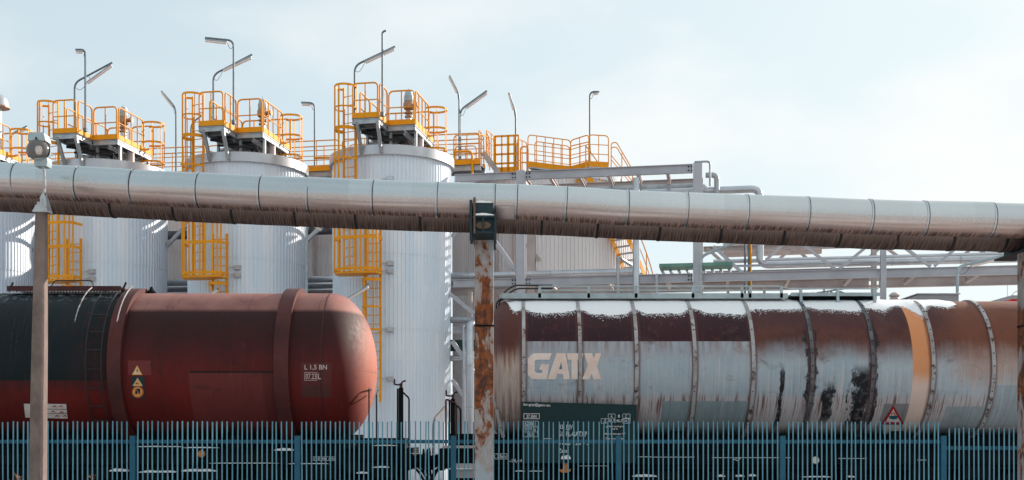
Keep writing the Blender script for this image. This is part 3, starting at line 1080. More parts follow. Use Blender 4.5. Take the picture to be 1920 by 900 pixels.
pipe('standing_pipe', 'slim upright grey pipe bending over left of the thick upright pipe', [(v1.x, -0.5, 0), (v1.x, -0.5, PL(1159, 482, -0.5).z), (v1.x + 0.35, 0.4, PL(1159, 490, -0.5).z)], 0.055, 'galv', rfil=0.08)
v2 = PL(1231, 520, -0.5)
pipe('standing_pipe', 'slim upright grey pipe right of the thick upright pipe', [(v2.x, -0.5, 0), (v2.x, -0.5, PL(1231, 515, -0.5).z), (v2.x, 0.5, PL(1231, 515, -0.5).z)], 0.05, 'galv', rfil=0.1)
pipe('long_bin_pipe', 'wide beige duct far behind the rack trusses', [PL(1356, 469, 6), PL(1540, 462, 6)], 0.28, 'steel_pink', group='ducts behind the rack')
for px, mat, lab in ((1397, 'galv_dark', 'thin dark conduit standing left of the pipe elbow, leftmost of three'),
                     (1404, 'galv_dark', 'thin dark conduit standing left of the pipe elbow, middle of three'),
                     (1407.5, 'orange', 'thin orange conduit standing next to the pipe elbow')):
    q = PL(px, 500, 1.4)
    pipe('conduit', lab, [(q.x, 1.4, 0), (q.x, 1.4, 8.2)], 0.035, mat, seg=8, group='thin conduits by the pipe elbow')
# lower pipes right of the tank closest to the rack
q = PL(881, 700, -0.9)
pipe('standing_pipe', 'bright silver upright pipe directly left of the rusty pipe support', [(q.x, -0.9, -0.2), (q.x, -0.9, PL(881, 607, -0.9).z), (q.x + 0.6, 0.3, PL(881, 607, -0.9).z)], 0.13, bands=1.6, rfil=0.15)
q2 = PL(870, 700, -0.6)
pipe('standing_pipe', 'slim silver upright pipe between the corrugated tank and the bright upright pipe', [(q2.x, -0.6, -0.2), (q2.x, -0.6, PL(870, 610, -0.6).z), (q2.x, 0.5, PL(870, 610, -0.6).z)], 0.05, rfil=0.1)
p_ = PL(846, 648, 0.6)
pipe('green_pipe', 'thick dark green pipe low between the corrugated tank and the rusty support', [(p_.x - 1.4, 0.6, p_.z), (p_.x + 1.9, 0.6, p_.z)], 0.2, 'green_pipe', group='green pipe')
p_ = PL(846, 600, 0.3)
pipe('bare_pipe', 'grey pipe crossing below the diagonal brace beside the corrugated tank', [(p_.x - 1, 0.3, p_.z), (p_.x + 2.6, 0.3, p_.z)], 0.11, 'galv', group='grey pipes on the rack')
p_ = PL(846, 672, 0.3)
pipe('bare_pipe', 'pale pipe just under the thick dark green pipe', [(p_.x - 1, 0.3, p_.z), (p_.x + 1.6, 0.3, p_.z)], 0.1, 'silver', group='grey pipes on the rack')
for py, r, lab in ((534, 0.12, 'silver pipe behind the tanks, upper of two over the wagons'), (545, 0.10, 'silver pipe behind the tanks, lower of two over the wagons')):
    p_ = PL(600, py, 3.4)
    pipe('jacketed_pipe', lab, [(-18, 3.4, p_.z), (3.6, 3.4, p_.z)], r, 'silver')
p_ = PL(600, 432, 3.6)
pipe('black_duct', 'dark duct behind the tanks just under the rear pipe', [(-18, 3.6, p_.z), (2.5, 3.6, p_.z)], 0.17, 'deck_dark', group='dark ducts')

for py, b, r, mat_, lab in ((529, 2.9, 0.07, 'galv', 'thin grey pipe under the rear lower beam of the rack, upper of two'),
                            (542, 3.2, 0.05, 'steel_pink', 'thin pinkish pipe under the rear lower beam of the rack, lower of two'),
                            (489, 1.5, 0.07, 'silver', 'slim silver pipe behind the long elbow pipe on the rack')):
    p_ = PL(1400, py, b)
    pipe('bare_pipe', lab, [(ca[0] + 1.2 if py != 489 else ca[1] + 0.5, b, p_.z), (ca[3] + 2, b, p_.z)], r, mat_, group='grey pipes on the rack')
for px, b, w_ in ((1365, 1.2, 0.09), (1433, 1.7, 0.09), (1217, 2.6, 0.14), (1545, 2.5, 0.06)):
    q = PL(px, 540, b)
    MB().bar((q.x, b, -0.25), (q.x, b, ZL - 0.16), w_, w_).build('post', 'steel_pink', rk, offr, smooth=False)
# rails of the cable ladder running along the rack top chord
for b in (0.5, 1.8):
    beam((ca[1] + e, b, ZL + 0.42), (ca[2] - 0.1, b, ZL + 0.42), 0.07, 0.05)

# green cable tray with sloping struts
ct = thing('cable_tray', 'green cable tray carried on short slanted struts above the rack beam', 'cable tray', L(ca[1], 0), ANG)
oc_ = (ca[1], 0, 0)
p, q = PL(1237, 501, 0.3), PL(1373, 498, 0.3)
zt2 = (p.z + q.z) / 2
MB().box(p.x, q.x, -0.1, 0.75, zt2 - 0.05, zt2 + 0.06).build('tray', 'green_tray', ct, oc_, smooth=False)
for i in range(9):
    a = p.x + (q.x - p.x) * (i + 0.2) / 8.6
    MB().bar((a, 0.7, zt2 - 0.05), (a + 0.12, 1.6, ZL + 0.2), 0.07, 0.07).build('strut', 'steel_grey', ct, oc_, smooth=False)

# ------------------------------------------------------------------ lamp masts with tube lights
def mast(label, b, base, path, tube, dr=0.034, base_z=None, mat='galv_dark', cable=True):
    """path: photo pixels of the bent pole from foot to arm end; tube: two pixels of the light"""
    P = [PL(x, y, b) for x, y in [base] + path]
    if base_z is not None:
        P[0].z = base_z
        P[0].x = P[1].x
    t = thing('lamp_mast', label, 'lamp mast', L(*P[0]), ANG, 'lamp masts with tube lights')
    o = tuple(P[0])
    MB().tube(fillet(P, 0.22), dr, 8).build('pole', mat, t, o)
    MB().lathe([(0.07, 0), (0.07, 0.12), (dr, 0.14)], 10, 'z', o).build('foot', mat, t, o)
    if tube:
        A, B = PL(*tube[0], b), PL(*tube[1], b)
        d = (B - A).normalized()
        up = Vector((0, 0, 1)); up = (up - d * up.dot(d)).normalized()
        l = MB().bar(A + up * 0.02, B + up * 0.02, 0.085, 0.035, up).build('lamp_housing', 'galv', t, o, smooth=False)
        MB().tube([A - up * 0.025 + d * 0.02, B - up * 0.025 - d * 0.02], 0.04, 10).build('tube_cover', 'tube_cover', l, o)
        Q1, Q2 = P[-2], P[-1]
        dd = Q2 - Q1
        for f in (0.15, 0.85):
            p = A.lerp(B, f)
            k = max(0.0, min(1.0, (p - Q1).dot(dd) / dd.dot(dd)))
            e = Q1 + dd * k
            if 0.03 < (e - p).length < 0.45:
                MB().bar(p, e, 0.02, 0.02, (0, 1, 0)).build('clip', mat, l, o, smooth=False)
        if cable:
            e = A if (A - P[1]).length < (B - P[1]).length else B
            s = P[1].lerp(P[2], 0.0) - Vector((0, 0, 0.15)) if len(P) > 2 else P[1]
            m_ = (e + s) / 2 - Vector((0, 0, 0.16))
            MB().tube([s, s.lerp(m_, 0.6) - Vector((0, 0, 0.04)), m_, m_.lerp(e, 0.5) - Vector((0, 0, 0.03)), e], 0.008, 5).build('cable', 'black_tube', t, o)
    return t


mast('straight lamp mast with short left arm on the platform beside the concrete pole', AB0, (160, 237), [(160, 93), (142, 93)], ((143, 97), (157, 97)), base_z=DECK)
mast('lamp mast with a long arm rising right, above the tank beside the lamp pole', -1.2, (140, 237), [(140, 155), (211, 117)], ((163, 156), (210, 122)), base_z=DECK)
mast('slim lamp mast leaning its tube light left, in the gap left of the second tank', 3.0, (330, 322), [(330, 203), (303, 171)], ((304, 173), (325, 200)), base_z=WZ)
mast('tall lamp mast at the platform corner with a flat arm reaching left', AB0, (438, 222), [(438, 76), (385, 71)], ((385, 75), (426, 80)), base_z=DECK)
mast('lamp mast with rising arm behind the tall flat armed mast', -1.2, (400, 222), [(400, 140), (473, 102)], ((418, 132), (472, 107)), base_z=DECK)
mast('dark lamp mast with low slanting arm inside the railing of the second tank', 1.6, (358, 300), [(358, 232), (380, 215)], None, base_z=WZ, dr=0.03)
mast('lamp mast with short flat arm, between the second and third tanks', 3.0, (590, 322), [(590, 193), (565, 192)], ((566, 195), (584, 196)), base_z=WZ)
mast('tallest lamp mast, straight, at the front corner of the platform closest to the rusty support', AB0, (717, 208), [(717, 60), (724, 57)], None, base_z=DECK)
mast('lamp mast with rising arm left of the tallest straight mast', AB0 + 0.25, (665, 208), [(665, 123), (741, 87)], ((684, 117), (740, 91)), base_z=DECK)
mast('forked lamp mast with one tube leaning left, right of the vent valve', 3.1, (861, 300), [(861, 177), (843, 142)], ((843, 144), (858, 174)), base_z=11.6)
mast('arm lamp with tube rising right beside the forked mast', 3.15, (863, 300), [(863, 206), (913, 170)], ((873, 203), (913, 174)), base_z=11.6)
mast('slim lamp mast leaning left above the orange gate', 5.2, (967, 300), [(967, 210), (954, 174)], ((955, 176), (964, 207)), base_z=11.7)
mast('lone lamp mast with a small arm right, on the gallery above the pipe rack', 5.6, (1106, 306), [(1106, 172), (1124, 172)], ((1112, 176), (1123, 174)), base_z=GZ - 0.1)
mast('blue grey lamp mast in front of the gap above the wagon ring', -1.4, (575, 560), [(575, 425), (590, 418)], ((588, 421), (604, 431)), base_z=-0.25, mat='lamp_body', dr=0.05)
mast('lamp mast with tube on a rising arm at the far right of the rack', -1.0, (1795, 570), [(1795, 500), (1885, 479)], ((1820, 498), (1885, 481)), base_z=-0.25, mat='lamp_body', dr=0.045)
mast('low lamp mast with bare rising arm against the right column of the grey rack', -0.8, (1313, 570), [(1313, 481), (1376, 455)], None, base_z=-0.25, mat='lamp_body', dr=0.05)
mast('low lamp arm with rising tube close to the dome of the red-brown wagon', -3.2, (640, 600), [(640, 572), (692, 532)], ((652, 560), (691, 537)), base_z=-0.25, mat='galv_dark', dr=0.03, cable=False)
mast('low lamp mast whose short tube rises right, between the two wagons', -3.2, (812, 830), [(812, 788), (834, 762)], ((815, 785), (835, 763)), base_z=-0.25, mat='galv_dark', dr=0.03, cable=False)
mast('small dark lamp arm peeking over the platform at the left edge of the photo', 1.2, (20, 260), [(20, 252), (51, 236)], ((32, 249), (50, 240)), base_z=DECK, dr=0.03, cable=False)
mast('short tube lamp just above the red-brown wagon barrel under the second tank ladder', -3.2, (392, 560), [(392, 552), (409, 541)], ((394, 551), (408, 543)), base_z=-0.25, dr=0.03, cable=False)

# domed ventilator at the left edge
vt = thing('roof_ventilator', 'grey domed ventilator hood cut by the left edge of the photo', 'ventilator', L(*PL(-2, 300, 0).xy, 0), ANG)
c0 = PL(-2, 190, 0)
ov = (c0.x, 0, 0)
prof = [(0.36, c0.z - 0.20), (0.33, c0.z - 0.12), (0.30, c0.z + 0.05), (0.2, c0.z + 0.19), (0.06, c0.z + 0.26), (0, c0.z + 0.26)]
MB().lathe(prof, 24, 'z', (c0.x, 0, 0)).build('hood', 'cap', vt, ov)
MB().lathe([(0.38, c0.z - 0.25), (0.38, c0.z - 0.20)], 18, 'z', (c0.x, 0, 0)).build('mesh_ring', 'brass', vt, ov, smooth=False)
MB().lathe([(0.10, CAPZ1), (0.10, c0.z - 0.2)], 14, 'z', (c0.x, 0, 0)).build('stack', 'cap', vt, ov)

# ------------------------------------------------------------------ the two long pipes and their supports
YF, YB = 20.0, 20.85
rowF = [(-500, 285), (-260, 292), (-100, 299), (32, 305), (148, 312), (250, 318), (373, 324), (490, 330), (580, 333), (700, 338), (820, 342), (927, 345), (968, 346), (1060, 350), (1175, 357), (1285, 361), (1397, 365), (1510, 369), (1628, 374), (1730, 377), (1855, 380), (1980, 384), (2200, 392), (2500, 402)]
RP = 0.305


def long_pipe(label, rows, Y, mat, dy, bandpx):
    P = [W(x, y + dy, Y) for x, y in rows]
    t = thing('overhead_pipe', label, 'pipe', P[0], 0, 'thick pipes on the rusty supports')
    o = tuple(P[0])
    # one sheet after the other, each a touch different in girth and seat
    cuts = sorted(x for x in bandpx if rows[0][0] < x < rows[-1][0])
    cuts = [rows[0][0]] + cuts + [rows[-1][0]]
    def at(x):
        for i in range(len(rows) - 1):
            if rows[i][0] <= x <= rows[i + 1][0]:
                f = (x - rows[i][0]) / (rows[i + 1][0] - rows[i][0])
                return P[i].lerp(P[i + 1], f)
    jk = MB()
    run = 0.0
    for i in range(len(cuts) - 1):
        n = max(2, int((cuts[i + 1] - cuts[i]) / 22))
        w_ = Vector((0, random.uniform(-.004, .004), random.uniform(-.006, .006)))
        tilt = random.uniform(-.006, .006)
        pp = []
        for k in range(n + 1):
            x = cuts[i] + (cuts[i + 1] - cuts[i]) * k / n
            pp.append(at(x) + w_ + Vector((0, 0, tilt * (k / n - 0.5) + random.uniform(-.0012, .0012))))
        k0 = len(jk.f)
        jk.tube(pp, RP * random.uniform(0.990, 1.006), 48, uv=True)
        for q in range(k0, len(jk.f)):
            if q in jk.uv:
                jk.uv[q] = [(a + run, b) for a, b in jk.uv[q]]
        run += (pp[-1] - pp[0]).length
    jk.build('jacket', mat, t, o, weld=False)
    for x in bandpx:
        for i in range(len(rows) - 1):
            if rows[i][0] <= x < rows[i + 1][0]:
                f = (x - rows[i][0]) / (rows[i + 1][0] - rows[i][0])
                p = P[i].lerp(P[i + 1], f); dd = (P[i + 1] - P[i]).normalized()
                MB().tube([p - dd * 0.022, p - dd * 0.020, p + dd * 0.010, p + dd * 0.012], [RP, RP + 0.007, RP + 0.007, RP], 48).build('lap_joint', 'silver' if mat == 'pipe_front' else 'rubber', t, o)
                MB().tube([p + dd * 0.013, p + dd * 0.024], RP + 0.006, 48).build('seam', 'rubber', t, o)
    return t


seams = [32, 148, 250, 373, 490, 580, 700, 820, 927, 968, 1060, 1175, 1285, 1397, 1510, 1628, 1730, 1855, -100, 1975, 2090]
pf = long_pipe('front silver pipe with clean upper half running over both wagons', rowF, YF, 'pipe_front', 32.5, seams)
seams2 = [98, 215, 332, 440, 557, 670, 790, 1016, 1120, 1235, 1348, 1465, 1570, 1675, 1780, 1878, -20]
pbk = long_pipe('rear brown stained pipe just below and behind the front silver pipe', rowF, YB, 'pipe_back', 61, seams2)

# cut-out piece with a brown plate beside the support
cc = W(947, 378, YF)
mb = MB()
for k in range(7):
    pass
pts = []
mb = MB()
ang0, ang1 = R_(205), R_(262)
seg = 8
for i in range(seg + 1):
    an = ang0 + (ang1 - ang0) * i / seg
    for x in (cc.x - 0.155, cc.x + 0.16):
        mb.v.append((x, YF + math.cos(an) * (RP + 0.02), cc.z + math.sin(an) * (RP + 0.02)))
for i in range(seg):
    mb.f.append((2 * i, 2 * i + 1, 2 * i + 3, 2 * i + 2))
bl = mb.build('patch_plate', 'steel_pink', pf, tuple(pf.location))
sm = bl.modifiers.new('thickness', 'SOLIDIFY'); sm.thickness = 0.012


def support(label, px, Yc, beam_top_px, rust=True):
    x = (px - 960) / F * Yc
    zt = W(px, beam_top_px, Yc).z
    t = thing('pipe_support', label, 'support column', (x, Yc, -0.25), 0, 'rusty pipe supports')
    o = (x, Yc, -0.25)
    w = 0.165
    mb = MB()
    mb.box(x - w, x + w, Yc - 0.13, Yc + 0.13, -0.25, 3.58)
    mb.box(x - w, x + w, Yc - 0.13, Yc + 0.13, 3.595, zt)
    mb.build('column', 'rust_col', t, o, smooth=False)
    MB().box(x - w - 0.008, x + w + 0.008, Yc - 0.138, Yc + 0.138, 3.572, 3.603).build('weld_band', 'black', t, o, smooth=False)
    # cross head: stacked I sections running away from the camera, end plates facing it
    y0, y1 = YF - 0.42, YB + 0.55
    mb = MB()
    mb.ibeam((x, y0 + 0.02, zt + 0.16), (x, y1, zt + 0.16), 0.40, 0.30, 0.03, 0.03)
    mb.box(x - 0.185, x + 0.185, y0 + 0.10, y0 + 0.13, zt + 0.04, zt + 0.28)
    mb.ibeam((x, y0 + 0.05, zt + 0.42), (x, y1, zt + 0.42), 0.34, 0.22, 0.03, 0.03)
    mb.box(x - 0.235, x - 0.19, y0, y0 + 0.5, zt - 0.10, zt + 0.58)
    mb.box(x + 0.19, x + 0.225, y0, y0 + 0.5, zt - 0.10, zt + 0.36)
    mb.box(x - 0.16, x + 0.16, y0 + 0.03, y0 + 0.06, zt + 0.32, zt + 0.52)
    mb.build('cross_head', 'sign_dark', t, o, smooth=False)
    for yy, c in ((YF, W(px, 0, YF)), (YB, W(px, 0, YB))):
        pass
    MB().prism([(x + 0.13 * math.cos(k * math.pi / 10), y0 + 0.07, zt + 0.155 + 0.065 * math.sin(k * math.pi / 10)) for k in range(20)], (0, 0.028, 0)).build('end_cap', 'rail_steel', t, o, smooth=False)
    mb = MB()
    mb.lathe([(0.02, 0), (0.02, 0.62)], 8, 'z', (x - 0.15, y0 - 0.01, zt + 0.0))
    mb.build('tie_rod', 'rail_steel', t, o)
    return t, x, zt, y0


def row_at(x):
    for i in range(len(rowF) - 1):
        if rowF[i][0] <= x <= rowF[i + 1][0]:
            return rowF[i][1] + (rowF[i + 1][1] - rowF[i][1]) * (x - rowF[i][0]) / (rowF[i + 1][0] - rowF[i][0])


sup1, x1_, zt1, y01 = support('rusty blue-grey pipe support between the two wagons with snow on its head', 908, 20.35, 452)
sup2, x2_, zt2_, y02 = support('rusty pipe support cut by the right edge of the photo', 1931, 20.35, 474)
mb = MB()
for x, zt, y0 in ((x1_, zt1, y01),):
    for xx0, xx1, z, yy in ((x - 0.17, x + 0.19, zt + 0.315, y0 - 0.0), (x - 0.19, x + 0.16, zt + 0.535, y0 + 0.02)):
        n = 10
        base = len(mb.v)
        for i in range(n + 1):
            f = i / n
            hh = (0.012 + 0.035 * math.sin(math.pi * f) ** 0.6) * (0.8 + 0.4 * random.random())
            for yyy, zz in ((yy, z), (yy - 0.005, z + hh * 0.7), (yy + 0.07, z + hh), (yy + 0.2, z + hh * 0.8), (yy + 0.2, z)):
                mb.v.append((xx0 + (xx1 - xx0) * f, yyy, zz))
        for i in range(n):
            for k in range(5):
                k2 = (k + 1) % 5
                mb.f.append((base + i * 5 + k, base + i * 5 + k2, base + (i + 1) * 5 + k2, base + (i + 1) * 5 + k))
tag(mb.build('snow', 'snow'), 'thin caps of snow on the pipe support head', 'snow', kind='stuff')

# ------------------------------------------------------------------ tank wagons
YW = 25.0


class Wagon:
    def __init__(s, root, x0, R, zc):
        s.root = root; s.x0 = x0; s.R = R; s.zc = zc
        s.off = (x0, YW, 0)

    def cyl(s, px, py, lift=0.0):
        """point of the barrel that photo pixel (px,py) sees, on the near side"""
        R = s.R + lift
        k = (HZ - py) / F
        # (Y-YW)^2 + (EYE + k Y - zc)^2 = R^2
        c0 = EYE - s.zc
        A = 1 + k * k; B = -2 * YW + 2 * k * c0; Cc = YW * YW + c0 * c0 - R * R
        D = B * B - 4 * A * Cc
        if D < 0:
            Y = -B / (2 * A)
        else:
            Y = (-B - math.sqrt(D)) / (2 * A)
        return Vector(((px - 960) / F * Y, Y, EYE + k * Y))

    def part(s, mb, name, mat, parent=None, smooth=True, angle=35):
        return mb.build(name, mat, parent or s.root, s.off, smooth=smooth, angle=angle)


wl = Wagon(thing('tank_wagon', 'red-brown tank wagon with a smooth dome end and a black stained section', 'tank wagon', (-7.5, YW, 0), 0, 'tank wagons on the siding'), -7.5, 1.633, 3.11)
wr = Wagon(thing('tank_wagon', 'rusty grey ribbed tank wagon with snow on top and big cream letters', 'tank wagon', (5.9, YW, 0), 0, 'tank wagons on the siding'), 5.9, 1.50, 3.07)


def barrel_mesh(x0, x1, hl, hr, R, cx):
    """profile along x with elliptical heads"""
    prof = []
    n = 12
    for i in range(n + 1):
        t = math.pi / 2 * i / n
        prof.append((R * math.sin(t), x0 - hl * math.cos(t) - cx))
    for i in range(1, 24):
        prof.append((R, x0 + (x1 - x0) * i / 24 - cx))
    for i in range(n + 1):
        t = math.pi / 2 * (1 - i / n)
        prof.append((R * math.sin(t), x1 + hr * math.cos(t) - cx))
    return MB().lathe(prof, 128, 'x')


def wagon_red_mat(w, xc):
    m, g, b = new_mat('red_brown_tank_paint')
    oc = g.coord()
    X, Y, Z = g.sep(oc)
    zof = lambda py: w.cyl(500, py).z - w.zc
    xof = lambda px, py=690: w.cyl(px, py).x - xc
    n = g.noise(oc, 0.9, 6, 0.6)
    nf = g.noise(oc, 7, 6, 0.65)
    dr = g.noise(g.comb(g.mul(X, 5.5), 0, g.mul(Z, 0.5)), 1.0, 5, 0.6)
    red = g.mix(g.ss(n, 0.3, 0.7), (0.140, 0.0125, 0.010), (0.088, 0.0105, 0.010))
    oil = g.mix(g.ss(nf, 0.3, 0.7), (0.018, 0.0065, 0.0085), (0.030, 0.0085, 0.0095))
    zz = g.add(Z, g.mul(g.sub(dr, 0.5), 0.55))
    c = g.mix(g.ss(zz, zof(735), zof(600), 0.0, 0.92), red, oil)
    # dusty crown with sunlight painted in, ending where shade begins
    sunlit_dust = g.mix(g.ss(n, 0.3, 0.7), (0.31, 0.145, 0.125), (0.21, 0.088, 0.08))
    c = g.mix(g.ss(g.add(Z, g.mul(g.sub(nf, 0.5), 0.03)), zof(586), zof(577)), c, sunlit_dust)
    # overpainted rectangles
    for px0, py0, px1, py1, col, k in ((358, 699, 495, 800, (0.15, 0.036, 0.034), 0.65), (495, 700, 520, 800, (0.11, 0.025, 0.024), 0.6), (240, 676, 283, 703, (0.20, 0.045, 0.045), 0.6),
                                       (565, 680, 621, 722, (0.10, 0.03, 0.029), 0.8), (566, 722, 620, 745, (0.07, 0.032, 0.031), 0.8)):
        xa, xb = xof(px0, (py0 + py1) / 2), xof(px1, (py0 + py1) / 2)
        za, zb = zof(py1), zof(py0)
        front = g.ss(Y, -0.05, 0.05, 1.0, 0.0)
        c = g.mix(g.mul(g.mul(g.mul(g.box(X, xa, xb, 0.012), g.box(Z, za, zb, 0.012)), front), k), c, col)
    c = g.mix(g.mul(g.mul(g.box(X, xof(356, 697), xof(520, 697), 0.01), g.box(Z, zof(699.5), zof(695.5), 0.008)), 0.9), c, (0.012, 0.008, 0.01))
    # black bitumen section on the left with a hard lower edge
    xe = xof(222, 640)
    left = g.ss(X, xe - 0.02, xe + 0.02, 1.0, 0.0)
    run = g.noise(g.comb(g.mul(X, 2.5), 0, 0), 1.0, 3, 0.7)
    ze = g.add(zof(714), g.mul(g.ss(run, 0.58, 0.75), -0.12))
    up = g.m('MAXIMUM', g.ss(g.sub(Z, ze), -0.015, 0.015), g.ss(g.add(g.sub(Z, ze), g.mul(g.sub(dr, 0.5), 0.5)), -0.35, 0.0, 0.0, 0.45))
    tarred = g.mix(g.ss(n, 0.35, 0.75), (0.003, 0.010, 0.014), (0.008, 0.014, 0.017))
    warm = g.mul(g.ss(g.add(X, g.mul(g.sub(n, 0.5), 1.6)), xof(90), xof(225), 0, 0.85), g.ss(g.add(nf, g.mul(g.sub(Z, 0.4), -0.12)), 0.36, 0.58))
    tarred = g.mix(warm, tarred, (0.035, 0.010, 0.010))
    frost = g.mul(g.ss(Z, zof(572), zof(560)), g.ss(nf, 0.50, 0.62, 0, 0.55))
    tarred = g.mix(frost, tarred, (0.18, 0.22, 0.24))
    c = g.mix(g.mul(left, up), c, tarred)
    # dusty right dome, colour brightened to stand in for sunlight
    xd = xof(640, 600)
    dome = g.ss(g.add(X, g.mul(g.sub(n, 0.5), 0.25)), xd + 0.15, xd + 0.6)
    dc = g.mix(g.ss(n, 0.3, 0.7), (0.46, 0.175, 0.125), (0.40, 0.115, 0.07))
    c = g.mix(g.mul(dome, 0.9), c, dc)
    # plate seams, scuffs and thin runs below them
    for sx_ in (xof(300, 690), xof(455, 690), xof(590, 690)):
        dd = g.m('ABSOLUTE', g.sub(X, sx_))
        c = g.mix(g.ss(dd, 0.004, 0.010, 0.45, 0.0), c, (0.03, 0.012, 0.012))
    fr = g.noise(g.comb(g.mul(X, 26), g.mul(Y, 0.4), g.mul(Z, 0.8)), 1.0, 6, 0.72)
    c = g.mix(g.ss(fr, 0.56, 0.72, 0, 0.35), c, (0.035, 0.016, 0.018))
    c = g.mix(g.mul(g.ss(fr, 0.44, 0.30, 0, 0.22), g.ss(nf, 0.4, 0.6)), c, (0.26, 0.10, 0.085))
    gr = g.noise(g.comb(g.mul(X, 1.1), 5.0, g.mul(Z, 1.6)), 1.6, 8, 0.72, 0.6)
    c = g.mix(g.ss(gr, 0.56, 0.70, 0, 0.55), c, (0.018, 0.011, 0.013))
    hs = g.mul(g.box(Z, zof(692) - 0.006, zof(692) + 0.006, 0.004), dome)
    c = g.mix(g.mul(hs, 0.7), c, (0.10, 0.035, 0.03))
    # black grime along the belly
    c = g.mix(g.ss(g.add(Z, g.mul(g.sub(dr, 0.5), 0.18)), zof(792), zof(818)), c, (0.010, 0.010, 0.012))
    sc = g.noise(g.comb(g.mul(X, 1.4), 0, g.mul(Z, 14)), 1.0, 6, 0.7)
    c = g.mix(g.ss(sc, 0.68, 0.75, 0, 0.25), c, (0.34, 0.16, 0.14))
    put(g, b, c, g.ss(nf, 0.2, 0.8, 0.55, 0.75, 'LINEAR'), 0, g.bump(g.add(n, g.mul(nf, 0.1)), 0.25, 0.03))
    return m


